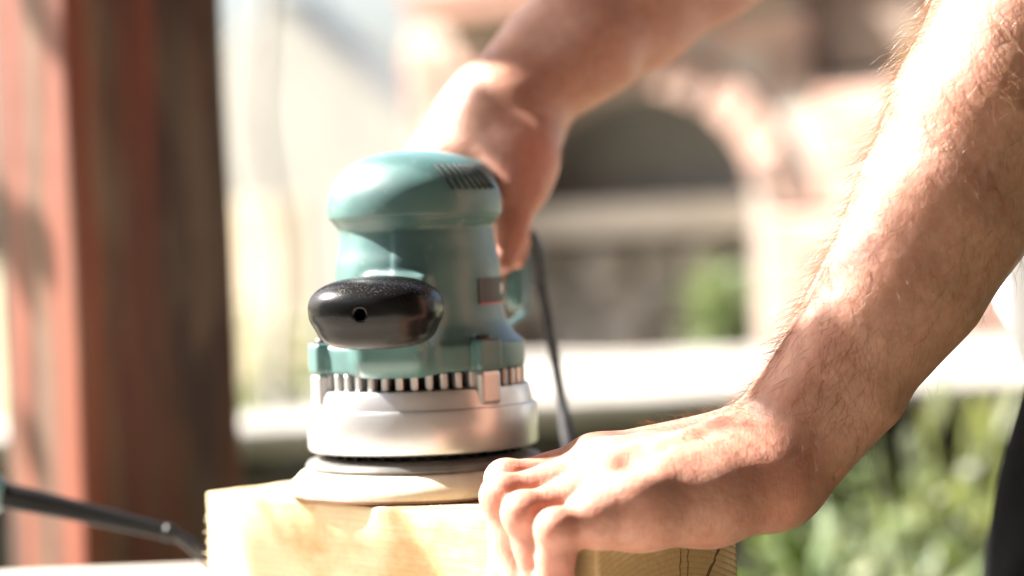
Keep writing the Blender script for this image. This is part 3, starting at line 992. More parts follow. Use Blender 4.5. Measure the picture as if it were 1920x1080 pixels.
hubs = []
for (px, py, d, t, size) in DAPPLE:
    c = P(px, py, d) + SUN_DIR * t - clb
    if blocks_light(c + clb, size * 0.5, 0.003, t + 0.004):
        continue
    hubs.append(sun_leaf(c, size))
for i in range(110):
    c = Vector((r_.uniform(-0.25, 0.15), r_.uniform(-0.6, 0.35), -abs(r_.gauss(0, 0.16)) + 0.06))
    size = r_.uniform(0.05, 0.09)
    if blocks_light(c + clb, size):
        continue
    hubs.append(sun_leaf(c, size))
main = catmull([Vector((-0.1, -1.2, 0.03)), Vector((-0.05, -0.6, 0.0)), Vector((0, 0, 0.02)), Vector((0.2, 0.2, 0.0)), Vector((0.5, 0.18, 0.02))], 10)
tube_data(main, [0.008] * len(main), 6, svs, sfs)
drops = {}
for hpt in hubs:
    top = min(main, key=lambda q: (q.x - hpt.x) ** 2 + (q.y - hpt.y) ** 2)
    mid_ = top * 0.4 + hpt * 0.6 + Vector((0, 0, 0.06))
    pth = catmull([top, mid_, hpt], 5)
    tube_data(pth, [0.0022 - 0.0001 * i for i in range(len(pth))], 4, svs, sfs)
link_mesh('stem', svs, sfs, M['stem'], cl, True)
fo = link_mesh('foliage', lvs, lfs, M['leaf'], cl)
fo['kind'] = 'stuff'

# ------------------------------------------------------------------ workbench
BT = CAM_Z - 0.1213            # top of the beam
BENCH = BT - 0.0873            # top of the bench
wb = empty('workbench', (-0.33, 1.12, 0))
tag(wb, 'pale plank workbench that carries the timber beam', 'workbench')
nb = 7
for k in range(nb):
    o = from_bm('plank', box_bm((0.90, 0.128, 0.035), (0, 0, 0), 0.003, 1, 0.0012), M['bench'], wb)
    o.location = (0, -0.40 + 0.134 * k, BENCH - 0.0175)
for sx_ in (-0.38, 0.38):
    for sy_ in (-0.36, 0.36):
        from_bm('leg', box_bm((0.07, 0.07, BENCH - 0.037), (sx_, sy_, (BENCH - 0.037) / 2), 0.004), M['bench'], wb)
for sy_ in (-0.36, 0.36):
    from_bm('rail', box_bm((0.68, 0.04, 0.09), (0, sy_, BENCH - 0.085), 0.003), M['bench'], wb)

# ------------------------------------------------------------------ the timber beam being sanded
BL = Vector((-0.1566, 1.203, 0)); BR = Vector((0.031, 1.0, 0))
bdir = (BR - BL).normalized()
byaw = math.atan2(bdir.y, bdir.x)
BLEN, BWID, BHGT = (BR - BL).length, 0.087, 0.087
bn = Vector((-bdir.y, bdir.x, 0))            # points away from the camera
beam = empty('timber_block', (BL.x, BL.y, BENCH), byaw)    # local x along the beam from its far left end, y away from the camera
tag(beam, 'squared pale pine block under the sander, held by the near hand', 'timber block')
bm = box_bm((BLEN, BWID, BHGT), (0, 0, 0), 0.0016, 2)
bmesh.ops.subdivide_edges(bm, edges=[e for e in bm.edges if e.calc_length() > 0.05], cuts=14, use_grid_fill=True)
for vv in bm.verts:
    vv.co += Vector((0.0012 * mnoise.noise(vv.co * 150) if vv.co.x < -BLEN / 2 + 0.004 else 0, 0.0005 * mnoise.noise(vv.co * 60), 0.0004 * mnoise.noise(vv.co * 45)))
body_o = from_bm('timber', bm, M['pine'], beam)
body_o.location = (BLEN / 2, BWID / 2, BHGT / 2)
# end-grain shakes
rs = random.Random(5)
for (y0, z0, y1, z1, wd) in ((0.083, 0.082, 0.048, 0.030, 0.0010), (0.051, 0.086, 0.047, 0.03, 0.0003), (0.056, 0.086, 0.0535, 0.055, 0.00022)):
    vs, fs = [], []
    n = 26
    for i in range(n + 1):
        t = i / n
        w_ = wd * (0.35 + rs.random()) * (1 - 0.3 * t)
        j = rs.uniform(-1, 1) * 0.0006
        y_, z_ = y0 + (y1 - y0) * t + j, z0 + (z1 - z0) * t
        vs += [(0.00035, y_ - w_, z_), (0.00035, y_ + w_, z_), (-0.002, y_, z_)]
    for i in range(n):
        fs += [(3 * i, 3 * i + 1, 3 * i + 4, 3 * i + 3), (3 * i, 3 * i + 3, 3 * i + 5, 3 * i + 2), (3 * i + 1, 3 * i + 2, 3 * i + 5, 3 * i + 4)]
    o = link_mesh('crack', vs, fs, M['crack'], beam)
    o.location = (BLEN, 0, 0)
# fuzzy sawn fibres along the far left end
vs, fs = [], []
for i in range(150):
    z_ = rs.uniform(0.0, BHGT - 0.003)
    y_ = rs.choice((rs.uniform(0, 0.006), rs.uniform(0, BWID)))
    L = rs.uniform(0.0008, 0.0035) * (2 if rs.random() < 0.08 else 1)
    p0 = Vector((0.001, y_, z_))
    p1 = p0 + Vector((-L - 0.001, rs.uniform(-.001, .0005), rs.uniform(-.001, .001)))
    tube_data([p0, (p0 + p1) / 2 + Vector((0, 0, 0.0003)), p1], [0.00035, 0.00025, 0.00008], 3, vs, fs)
o = link_mesh('splinters', vs, fs, M['splinter'], beam)
o['kind'] = 'stuff'

# sawdust lying on the block round the pad
vs, fs = [], []
for i in range(900):
    x_, y_ = rs.uniform(0.004, BLEN - 0.004), rs.uniform(0.0015, BWID - 0.002)
    if (x_ - 0.1015) ** 2 + (y_ - 0.058) ** 2 < 0.0635 ** 2: continue
    r0 = rs.uniform(0.00015, 0.00055)
    c = Vector((x_, y_, BHGT + r0 * 0.3))
    b0 = len(vs)
    vs += [c + Vector((rs.uniform(.6, 1.4) * r0, 0, 0)), c + Vector((0, rs.uniform(.6, 1.2) * r0, 0)), c + Vector((-rs.uniform(.6, 1.4) * r0, 0, 0)), c + Vector((0, -rs.uniform(.6, 1.2) * r0, 0)), c + Vector((0, 0, rs.uniform(.5, 1.0) * r0))]
    fs += [(b0, b0 + 1, b0 + 4), (b0 + 1, b0 + 2, b0 + 4), (b0 + 2, b0 + 3, b0 + 4), (b0 + 3, b0, b0 + 4)]
sd_o = link_mesh('sawdust', vs, fs, M['splinter'])
sd_o.location, sd_o.rotation_euler = beam.location, beam.rotation_euler
tag(sd_o, 'loose pale sawdust on top of the pine block', 'sawdust', None, 'stuff')

# ------------------------------------------------------------------ the sander
SX, SY = -0.0455, 1.168
fwd_w = Vector((-0.22, -0.975, 0)).normalized()       # knob side, towards the camera
sander = empty('orbital_sander', (SX, SY, BT + 0.0006), math.atan2(fwd_w.y, fwd_w.x) + math.pi / 2)   # local -y = knob side
tag(sander, 'teal orbital sander with black front knob standing on the pine block', 'sander')

lathe('sanding_disc', [(0.001, 0.0), (0.0650, 0.0), (0.0650, 0.0010), (0.001, 0.0010)], M['abrasive'], sander)
lathe('foam_pad', [(0.001, 0.0011), (0.0648, 0.0011), (0.0652, 0.0030), (0.0638, 0.0065), (0.0600, 0.0105), (0.0570, 0.0122), (0.05, 0.0125), (0.001, 0.0125)], M['foam'], sander)
lathe('backing_plate', [(0.001, 0.0126), (0.0565, 0.0126), (0.0572, 0.0140), (0.0560, 0.0160), (0.050, 0.0176), (0.001, 0.0178)], M['grey_rubber'], sander)
lathe('dust_brake', [(0.001, 0.0179), (0.0445, 0.0179), (0.0455, 0.0240), (0.001, 0.0240)], M['black'], sander)
for k in range(40):
    a = 2 * math.pi * k / 40
    o = from_bm('fin', box_bm((0.003, 0.0016, 0.0052), (0.0465, 0, 0.0207)), M['black'], sander) if k == 0 else fin0.copy()
    if k == 0: fin0 = o
    else: C.objects.link(o)
    o.rotation_euler = (0, 0, a)
skirt = lathe('metal_skirt', [(0.044, 0.0215), (0.0538, 0.0208), (0.0551, 0.0215), (0.0557, 0.0232), (0.0557, 0.0398), (0.0551, 0.0412), (0.0538, 0.0417), (0.0527, 0.0480), (0.0518, 0.0502), (0.0500, 0.0507), (0.044, 0.0507)], M['alu'], sander, 128)
lathe('inner_drum', [(0.001, 0.0508), (0.0425, 0.0508), (0.0425, 0.0575), (0.001, 0.0575)], M['dark_void'], sander)
fin_me = None
NP = 44
for k in range(NP):
    a = 2 * math.pi * (k + 0.35) / NP
    if k == 0:
        rib = from_bm('rib', box_bm((0.006, 0.0034, 0.0083), (0.0472, 0, 0.0547), 0.0008, 1), M['alu'], sander)
    else:
        rib = rib.copy(); C.objects.link(rib)
    rib.rotation_euler = (0, 0, a)
cam_a = math.atan2(-math.cos(sander.rotation_euler.z), -math.sin(sander.rotation_euler.z))
bang = [cam_a + math.radians(d) for d in (39, -66, 140, -165)]      # bosses round the collar
for k, a in enumerate(bang):
    if k == 0:
        bs = from_bm('metal_boss', box_bm((0.011, 0.0125, 0.0165), (0.0492, 0, 0.0506), 0.0022, 2), M['alu'], sander)
    else:
        bs = bs.copy(); C.objects.link(bs)
    bs.rotation_euler = (0, 0, a)

# housing as an implicit solid
F = Field((-0.066, -0.075, 0.052), (0.066, 0.066, 0.142), 0.00105)
F.lathe([(0.0585, 0.0505), (0.0705, 0.0505), (0.0722, 0.0485), (0.0750, 0.0460), (0.0800, 0.0427), (0.0860, 0.0405), (0.0930, 0.0395), (0.1030, 0.0397), (0.1100, 0.0392), (0.1170, 0.0376), (0.1240, 0.0368), (0.1265, 0.0372), (0.1310, 0.0405), (0.134, 0.0405)], 0.0, True)
s_, X, Y, Z = F.sub(F.lo, F.lo + F.n * F.h)
ang = (np.arctan2(Y, X) - cam_a + math.pi) % (2 * math.pi) - math.pi
pan = np.clip((ang - math.radians(-15.5)) / 0.03, 0, 1) * np.clip((math.radians(150) - ang) / 0.05, 0, 1) * np.clip((Z - 0.080) / 0.006, 0, 1) * np.clip((0.1262 - Z) / 0.003, 0, 1)
F.d = F.d - (0.0007 * pan).astype(np.float32)
# front boss that carries the knob
F.rbox((0, -0.038, 0.0765), (0.0185, 0.020, 0.0180), 0.007, None, 0.007)
F.cone((0, -0.034, 0.088), (0, -0.058, 0.088), 0.0135, 0.0115, 0.005)
F.rbox((0, -0.034, 0.0960), (0.0165, 0.010, 0.0075), 0.003, Matrix.Rotation(math.radians(-14), 3, 'X'), 0.003)
for a in bang:
    c = Vector((0.0492 * math.cos(a), 0.0492 * math.sin(a), 0.066))
    F.rbox(c, (0.0062, 0.0072, 0.0075), 0.002, Matrix.Rotation(a, 3, 'Z'), 0.001)
    c = Vector((0.0500 * math.cos(a), 0.0500 * math.sin(a), 0.0765))
    F.cone(c, c + Vector((0, 0, 0.012)), 0.0047, 0.0047, 0.0008, True)
# parting groove between the shells
F.rbox((0, 0.0, 0.0815), (0.0004, 0.0, 0.0), 0.0, None, 0.0)
vt, qd = F.mesh()
vt = relax(vt, qd, 2, 0.4)
mesh_np('housing', vt, qd, M['teal'], sander)
for k, a in enumerate(bang):
    c = (0.0500 * math.cos(a), 0.0500 * math.sin(a))
    o = lathe('screw', [(0.0005, 0.0722), (0.0036, 0.0722), (0.0036, 0.0745), (0.0030, 0.0752), (0.0005, 0.0752)], M['screw'], sander, 16)
    o.location = (c[0], c[1], 0)

# motor cap with vent slots
F = Field((-0.05, -0.05, 0.127), (0.05, 0.05, 0.168), 0.00085)
F.lathe([(0.1312, 0.0412), (0.1330, 0.0419), (0.1380, 0.0421), (0.1430, 0.0414), (0.1475, 0.0397), (0.1520, 0.0366), (0.1560, 0.0325), (0.1592, 0.0270), (0.1615, 0.0205), (0.1632, 0.0120), (0.1638, 0.004)], 0.0, True)
cam_dir = sander.matrix_basis.to_3x3().inverted() @ Vector((0.0, -1.0, 0.0))
cam_a = math.atan2(cam_dir.y, cam_dir.x)
for k in range(8):
    a = cam_a + math.radians(25 + 5.6 * k)
    for s in (0,):
        c0 = Vector((0.0335 * math.cos(a - 0.08), 0.0335 * math.sin(a - 0.08), 0.1572))
        c1 = Vector((0.0432 * math.cos(a + 0.05), 0.0432 * math.sin(a + 0.05), 0.1446))
        F.cone(c0, c1, 0.00095, 0.00095, 0.0003, True)
vt, qd = F.mesh()
vt = relax(vt, qd, 2, 0.4)
mesh_np('motor_cap', vt, qd, M['teal'], sander)
for k in range(8):
    a = cam_a + math.radians(25 + 5.6 * k)
    c0 = Vector((0.0328 * math.cos(a - 0.08), 0.0328 * math.sin(a - 0.08), 0.1560))
    c1 = Vector((0.0424 * math.cos(a + 0.05), 0.0424 * math.sin(a + 0.05), 0.1438))
    tube('vent_slot', [c0, (c0 + c1) / 2 + (c0 + c1).normalized() * 0.0006, c1], [0.0006] * 3, M['dark_void'], sander, 6)
lathe('cap_seal', [(0.001, 0.1304), (0.0398, 0.1304), (0.0398, 0.1316), (0.001, 0.1316)], M['black'], sander)

# black knob: mushroom, wider across than deep, screw hole in front
kn_c = (0, -0.0745, 0.0890)
F = Field((-0.036, -0.108, 0.068), (0.036, -0.042, 0.112), 0.0008)
F.ell((kn_c[0], kn_c[1], kn_c[2] + 0.0012), (0.0305, 0.0270, 0.0148), None, 0.0, False, 2.4)
F.ell((kn_c[0], kn_c[1] + 0.001, kn_c[2] - 0.0065), (0.0262, 0.0225, 0.0108), None, 0.003, False, 2.8)
F.cone((0, -0.112, 0.0885), (0, -0.094, 0.0885), 0.0026, 0.0026, 0.0006, True)
vt, qd = F.mesh()
vt = relax(vt, qd, 1, 0.3)
mesh_np('front_knob', vt, qd, M['knob'], sander)

# maker's plate on the right flank: dark field, red line, pale mark
def curved_patch(name, r, a0, a1, z0, z1, mat, n=10):
    vs, fs = [], []
    for i in range(n + 1):
        a = a0 + (a1 - a0) * i / n
        for rr in (r - 0.0012, r):
            for zz in (z0, z1):
                vs.append((rr * math.cos(a), rr * math.sin(a), zz))
    for i in range(n):
        q = 4 * i
        fs += [(q + 2, q + 6, q + 7, q + 3), (q + 3, q + 7, q + 5, q + 1), (q, q + 4, q + 6, q + 2)]
    fs += [(0, 2, 3, 1), (4 * n, 4 * n + 1, 4 * n + 3, 4 * n + 2)]
    return link_mesh(name, vs, fs, mat, sander, False)


la0 = cam_a + math.radians(47)
la1 = cam_a + math.radians(112)
curved_patch('name_plate', 0.0413, la0, la1, 0.0895, 0.1015, M['label_grey'])
curved_patch('red_stripe', 0.04135, la0 + 0.02, la1, 0.0890, 0.0897, M['label_red'])
for (z0, z1, s0, s1) in ((0.0935, 0.0985, 0.44, 0.475), (0.0935, 0.0985, 0.54, 0.575), (0.0955, 0.0970, 0.475, 0.54)):
    curved_patch('plate_mark', 0.04150, la0 + (la1 - la0) * s0, la0 + (la1 - la0) * s1, z0, z1, M['label_white'], 2)


def S(px, py, d):      # world point into the sander's own frame
    return sander.matrix_basis.inverted() @ P(px, py, d)


# rear handle: an upright grip behind the body, joined above and by a thin brace below
F = Field((-0.03, 0.02, 0.04), (0.10, 0.17, 0.165), 0.0013)
h0, h1, h2 = S(860, 345, 1.20), S(905, 350, 1.275), S(964, 420, 1.292)
h3 = S(971, 560, 1.290)
F.cone(h0, h1, 0.014, 0.013, 0.004)
F.cone(h1, h2, 0.013, 0.0085, 0.006)
F.cone(h2, h3, 0.0068, 0.0068, 0.006)
vt, qd = F.mesh()
mesh_np('rear_handle', vt, qd, M['teal'], sander)
bp = catmull([S(984, 440, 1.275), S(989, 520, 1.270), S(986, 580, 1.262), S(968, 600, 1.245), S(940, 618, 1.215), S(925, 622, 1.20)], 8)
tube('handle_brace', bp, [0.0017] * len(bp), M['teal'], sander, 10)
F = None
sp_ = catmull([S(978, 448, 1.30), S(996, 480, 1.31), S(1008, 520, 1.315), S(1016, 560, 1.315), S(1025, 600, 1.315)], 6)
tube('strain_relief', sp_, [0.0082 + 0.0016 * math.sin(i * 0.26) - 0.00024 * i for i in range(len(sp_))], M['cable_grey'], sander, 14)
cp = catmull([S(1014, 540, 1.315), S(1032, 630, 1.315), S(1048, 720, 1.312), S(1062, 800, 1.305), S(1076, 860, 1.300), S(1092, 960, 1.30), S(1085, 1085, 1.31), S(1020, 1130, 1.36), S(900, 1110, 1.45), S(800, 1104, 1.50)], 10)
tube('power_cable', cp, [0.0030 if not (26 < i < 42) else 0.0030 + 0.0013 * math.sin((i - 26) / 16 * math.pi) for i in range(len(cp))], M['cable_grey'], sander, 10)
for k in range(1, 40):
    pass
for o in [o for o in sander.children if o.name.startswith('fin')]:
    o.parent = sander

# ------------------------------------------------------------------ second tool at the left edge
t2 = empty('power_tool', P(-120, 930, 1.30))
t2.location.z = BENCH
tag(t2, 'black cable sleeve and teal end of a power tool entering at lower left', 'power tool')
loc2 = Vector(t2.location)
F = Field((-0.13, -0.06, 0.001), (0.045, 0.06, 0.115), 0.0016)
e0, e1 = P(-420, 870, 1.28) - loc2, P(-10, 924, 1.30) - loc2
F.cone(e0, e1 - Vector((0.012, 0, 0)), 0.033, 0.017, 0.006)
F.cone(e1 - Vector((0.03, 0, -0.004)), e1, 0.016, 0.0085, 0.004)
F.rbox(Vector((e0.x, e0.y, 0.03)), (0.03, 0.028, 0.0285), 0.01, None, 0.012)
F.rbox(Vector((e1.x - 0.035, e1.y, 0.045)), (0.012, 0.012, 0.043), 0.006, None, 0.01)
vt, qd = F.mesh()
mesh_np('tool_body', vt, qd, M['teal'], t2)
sp_ = catmull([P(-6, 926, 1.30) - loc2, P(100, 948, 1.30) - loc2, P(220, 976, 1.30) - loc2, P(325, 1001, 1.30) - loc2], 6)
tube('cable_sleeve', sp_, [0.0075 - 0.00021 * i for i in range(len(sp_))], M['black'], t2, 16)
tube('sleeve_collar', [P(308, 997, 1.30) - loc2, P(316, 999, 1.30) - loc2, P(328, 1001, 1.30) - loc2], [0.0046, 0.0050, 0.0044], M['black'], t2, 14)
cp = catmull([P(320, 1000, 1.30) - loc2, P(345, 1012, 1.30) - loc2, P(372, 1036, 1.30) - loc2, P(410, 1075, 1.31) - loc2, P(480, 1112, 1.36) - loc2, P(600, 1115, 1.42) - loc2], 8)
cp = [Vector((q.x, q.y, max(q.z, 0.0034))) for q in cp]
tube('power_cable', cp, [0.0031] * len(cp), M['cable'], t2, 10)

# ------------------------------------------------------------------ the person
def V(px, py, d): return np.array(P(px, py, d))
mm = 0.001


class Sub:
    pass


# near arm and hand ---------------------------------------------------------
near_pts = [V(1940, -260, 1.07), V(900, 1250, 0.99)]
lo = (P(880, 540, 0.97).x - 0.01, 0.955, BT - 0.075)
hi = (0.335, 1.165, 1.215)
F = Field(lo, hi, 0.0014)
# forearm
FA = [((1506, 796), 1.060, 22.0), ((1563, 712), 1.058, 23.8), ((1632, 620), 1.056, 28.0), ((1703, 520), 1.055, 32.0), ((1774, 385), 1.055, 36.0), ((1856, 215), 1.056, 40.0), ((1938, 60), 1.060, 42.0), ((2015, -110), 1.068, 43.0)]
for (a, da, ra), (b_, db, rb) in zip(FA[:-1], FA[1:]):
    F.cone(V(*a, da), V(*b_, db), ra * mm, rb * mm, 0.012)
# radius and ulna heads, wrist
F.cone(V(1474, 752, 1.073), V(1566, 655, 1.073), 13 * mm, 16.5 * mm, 0.010)
F.cone(V(1545, 832, 1.050), V(1622, 745, 1.048), 12.5 * mm, 15.5 * mm, 0.010)
F.cone(V(1500, 800, 1.060), V(1455, 855, 1.060), 22 * mm, 20 * mm, 0.014)
# heel of the hand
F.ell(P(1462, 900, 1.046), (19.5 * mm, 19 * mm, 19 * mm), None, 0.014)
F.cone(V(1436, 918, 1.038), V(1330, 945, 1.026), 17 * mm, 15.5 * mm, 0.010)
F.cone(V(1330, 948, 1.026), V(1205, 968, 1.012), 15.5 * mm, 12 * mm, 0.010)
F.cone(V(1205, 968, 1.012), V(1130, 985, 1.004), 12 * mm, 9.0 * mm, 0.008)
# metacarpals
MC = [((1425, 880), 1.044, 16), ((1428, 858), 1.056, 16), ((1432, 840), 1.068, 16), ((1436, 832), 1.080, 15)]
KN = [((1188, 945), 1.012, 12.0), ((1156, 917), 1.028, 12.6), ((1136, 897), 1.046, 12.8), ((1120, 885), 1.066, 12.2)]
for (a, da, ra), (b_, db, rb) in zip(MC, KN):
    F.cone(V(*a, da), V(*b_, db), ra * mm, rb * mm, 0.013)
# palm underside keeps the block's top face in touch
F.cone(V(1380, 905, 1.066), V(1180, 925, 1.050), 15 * mm, 11 * mm, 0.012)
# tendons on the back of the hand
for (b_, db, rb), (px0, py0, pd0) in zip(KN, ((1400, 835, 1.040), (1390, 805, 1.053), (1385, 792, 1.066), (1380, 789, 1.079))):
    q = V(b_[0], b_[1], db) + np.array([0.0, -0.002, 0.0095])
    F.cone(q, V(px0, py0, pd0) - np.array([0, 0, 0.002]), 3.2 * mm, 2.2 * mm, 0.010)
# knuckle caps
for (b_, db, rb) in KN:
    F.ell(Vector(V(b_[0], b_[1], db)) + Vector((-0.001, -0.002, 0.0018)), (12.5 * mm, 10.5 * mm, 11.2 * mm), None, 0.010)
# hollows between the knuckles
for (px0, py0, pd0, rr) in ((1183, 888, 1.0105, 3.0),):
    F.ell(P(px0, py0, pd0), (rr * mm, rr * mm * 0.8, rr * mm * 0.8), None, 0.016, True)
# veins
for pts_ in (((1350, 800, 1.047), (1290, 830, 1.037), (1240, 848, 1.030), (1205, 880, 1.0195)), ((1290, 830, 1.037), (1265, 868, 1.024), (1240, 900, 1.014))):
    for p0, p1 in zip(pts_[:-1], pts_[1:]):
        F.cone(V(*p0), V(*p1), 1.7 * mm, 1.6 * mm, 0.006)
palm = F.d.copy()
PIP = [((1045, 996), 0.997, 8.3), ((985, 966), 1.010, 8.9), ((946, 934), 1.026, 9.2), ((952, 905), 1.046, 8.9)]
DIP = [((1040, 1090), 1.0010, 7.6), ((1020, 1096), 1.0120, 8.2), ((985, 1090), 1.0235, 8.4), ((948, 1085), 1.0330, 8.0)]
TIP = [((1052, 1160), 1.0040, 6.6), ((1038, 1180), 1.0150, 7.2), ((1004, 1180), 1.0265, 7.4), ((965, 1170), 1.0365, 7.0)]
acc = palm.copy()
for i in range(4):
    F.d = np.full_like(palm, 0.05)
    k_, p_, d_, t_ = KN[i], PIP[i], DIP[i], TIP[i]
    mid = ((k_[0][0] + p_[0][0]) / 2, (k_[0][1] + p_[0][1]) / 2 - 2)
    md = (k_[1] + p_[1]) / 2
    rm = (0.49 * k_[2] + 0.49 * p_[2]) * 0.98
    F.cone(V(*k_[0], k_[1]), V(*mid, md), k_[2] * 0.97 * mm, rm * mm, 0.004)
    F.cone(V(*mid, md), V(*p_[0], p_[1]), rm * mm, p_[2] * mm, 0.004)
    F.ell(Vector(V(*p_[0], p_[1])) + Vector((-0.0012, -0.0008, 0.0016)), (p_[2] * 1.0 * mm,) * 3, None, 0.003)
    m2 = ((p_[0][0] + d_[0][0]) / 2, (p_[0][1] + d_[0][1]) / 2)
    F.cone(V(*p_[0], p_[1]), V(*m2, (p_[1] + d_[1]) / 2), p_[2] * mm, p_[2] * 0.90 * mm, 0.004)
    F.cone(V(*m2, (p_[1] + d_[1]) / 2), V(*d_[0], d_[1]), p_[2] * 0.90 * mm, d_[2] * mm, 0.004)
    F.cone(V(*d_[0], d_[1]), V(*t_[0], t_[1]), d_[2] * mm, t_[2] * mm, 0.004)
    acc = Field.smin(acc, Field.smin(palm, F.d, 0.010), 0.0018)
# thumb, on the far side, lying on the block
F.d = np.full_like(palm, 0.05)
TH = [((1425, 855), 1.088, 16), ((1300, 872), 1.108, 13.5), ((1205, 882), 1.118, 10.5), ((1135, 893), 1.122, 8.0)]
for (a, da, ra), (b_, db, rb) in zip(TH[:-1], TH[1:]):
    F.cone(V(*a, da), V(*b_, db), ra * mm, rb * mm, 0.004)
acc = Field.smin(acc, Field.smin(palm, F.d, 0.010), 0.0006)
F.d = acc
# wrist creases
for (pa, pb, da, db, rr) in (((1425, 845), (1490, 925), 1.030, 1.024, 1.4), ((1460, 850), (1515, 912), 1.030, 1.026, 1.1), ((1500, 858), (1562, 888), 1.031, 1.036, 1.0)):
    F.cone(V(*pa, da + 0.006), V(*pb, db + 0.004), rr * mm, rr * mm * 0.6, 0.004, True)
nv, nq = F.mesh()
nv = relax(nv, nq, 2, 0.4)

# far arm and hand -----------------------------------------------------------
lo = (-0.075, 1.19, 0.965)
hi = (0.30, 1.45, 1.345)
F = Field(lo, hi, 0.0020)
FB = [((968, 186), 1.292, 24.5), ((1020, 135), 1.298, 27.0), ((1092, 78), 1.306, 31.0), ((1190, 5), 1.318, 35.0), ((1320, -98), 1.330, 38.5), ((1600, -320), 1.355, 41.0)]
for (a, da, ra), (b_, db, rb) in zip(FB[:-1], FB[1:]):
    F.cone(V(*a, da), V(*b_, db), ra * mm, rb * mm, 0.012)
F.cone(V(1030, 160, 1.275), V(1120, 92, 1.285), 15 * mm, 21 * mm, 0.012)      # radius side
F.cone(V(925, 170, 1.312), V(1000, 90, 1.318), 15 * mm, 20 * mm, 0.012)       # ulna side
F.cone(V(968, 186, 1.292), V(930, 245, 1.288), 23 * mm, 24 * mm, 0.014)
for (px, py, d) in ((800, 338, 1.262), (786, 334, 1.285), (790, 340, 1.305), (806, 352, 1.325)):
    F.cone(V(935, 238, 1.288), V(px, py, d), 22 * mm, 14 * mm, 0.018)
# smooth back of the hand
F.cone(V(935, 215, 1.278), V(872, 305, 1.266), 22 * mm, 18 * mm, 0.020)
F.cone(V(945, 225, 1.276), V(945, 310, 1.262), 19 * mm, 15 * mm, 0.018)
# web and thumb
F.cone(V(952, 232, 1.280), V(982, 292, 1.254), 21 * mm, 14.5 * mm, 0.016)
F.cone(V(930, 250, 1.282), V(965, 345, 1.262), 22 * mm, 13 * mm, 0.020)
palm2 = F.d.copy()
F.d = np.full_like(palm2, 0.05)
for (a, da, ra), (b_, db, rb) in zip([((984, 292), 1.252, 13.5), ((974, 352), 1.245, 11.5)], [((974, 352), 1.245, 11.5), ((957, 432), 1.240, 9.4)]):
    F.cone(V(*a, da), V(*b_, db), ra * mm, rb * mm, 0.004)
F.cone(V(957, 432, 1.240), V(944, 490, 1.236), 9.6 * mm, 7.0 * mm, 0.004)
F.ell(P(983, 300, 1.2505), (11 * mm, 11 * mm, 11.5 * mm), None, 0.006)
acc2 = Field.smin(palm2, F.d, 0.016)
for i, (kn, p1, p2, p3) in enumerate((
        ((800, 338, 1.262), (850, 400, 1.290), (930, 430, 1.306), (974, 452, 1.272)),
        ((786, 334, 1.285), (850, 430, 1.315), (930, 460, 1.318), (970, 482, 1.274)),
        ((790, 340, 1.305), (870, 460, 1.325), (915, 495, 1.325), (928, 515, 1.285)),
        ((806, 352, 1.325), (890, 480, 1.332), (905, 520, 1.330), (915, 545, 1.290)))):
    F.d = np.full_like(palm2, 0.05)
    F.cone(V(*kn), V(*p1), 11 * mm, 9.5 * mm, 0.004)
    F.cone(V(*p1), V(*p2), 9.5 * mm, 8.3 * mm, 0.004)
    F.cone(V(*p2), V(*p3), 8.3 * mm, 6.6 * mm, 0.004)
    acc2 = Field.smin(acc2, Field.smin(palm2, F.d, 0.006), 0.0005)
F.d = acc2
fv, fq = F.mesh()
fv = relax(fv, fq, 7, 0.5)

# torso, neck, head and upper arms (outside the frame, under the clothes) -----
F = Field((0.10, 0.98, 0.80), (0.78, 1.66, 1.90), 0.008)
hipc, chest, neckp, headc = (0.47, 1.30, 0.95), (0.47, 1.30, 1.32), (0.43, 1.30, 1.50), (0.375, 1.30, 1.655)
F.ell((0.455, 1.30, 1.02), (0.115, 0.155, 0.17), None, 0.05)
F.ell((0.455, 1.30, 1.27), (0.118, 0.165, 0.20), None, 0.05)
F.cone((0.46, 1.14, 1.41), (0.46, 1.46, 1.41), 0.062, 0.062, 0.05)
F.cone((0.45, 1.30, 1.44), (0.405, 1.30, 1.58), 0.062, 0.056, 0.03)
F.ell((0.385, 1.30, 1.70), (0.098, 0.077, 0.115), None, 0.02)
F.ell((0.345, 1.30, 1.640), (0.062, 0.056, 0.062), None, 0.03)
F.cone((0.292, 1.30, 1.695), (0.273, 1.30, 1.662), 0.011, 0.017, 0.012)
for s in (-1, 1):
    F.ell((0.395, 1.30 + s * 0.078, 1.672), (0.022, 0.010, 0.032), None, 0.008)
    F.ell((0.299, 1.30 + s * 0.031, 1.690), (0.012, 0.016, 0.010), None, 0.012, True)
F.ell((0.283, 1.30, 1.622), (0.010, 0.025, 0.007), None, 0.006)
eln = P(2015, -110, 1.068); elf = P(1600, -320, 1.355)
F.cone(eln, (0.44, 1.125, 1.405), 0.041, 0.056, 0.03)
F.cone(elf, (0.44, 1.475, 1.405), 0.040, 0.056, 0.03)
bv, bq = F.mesh()
bv = relax(bv, bq, 1, 0.4)

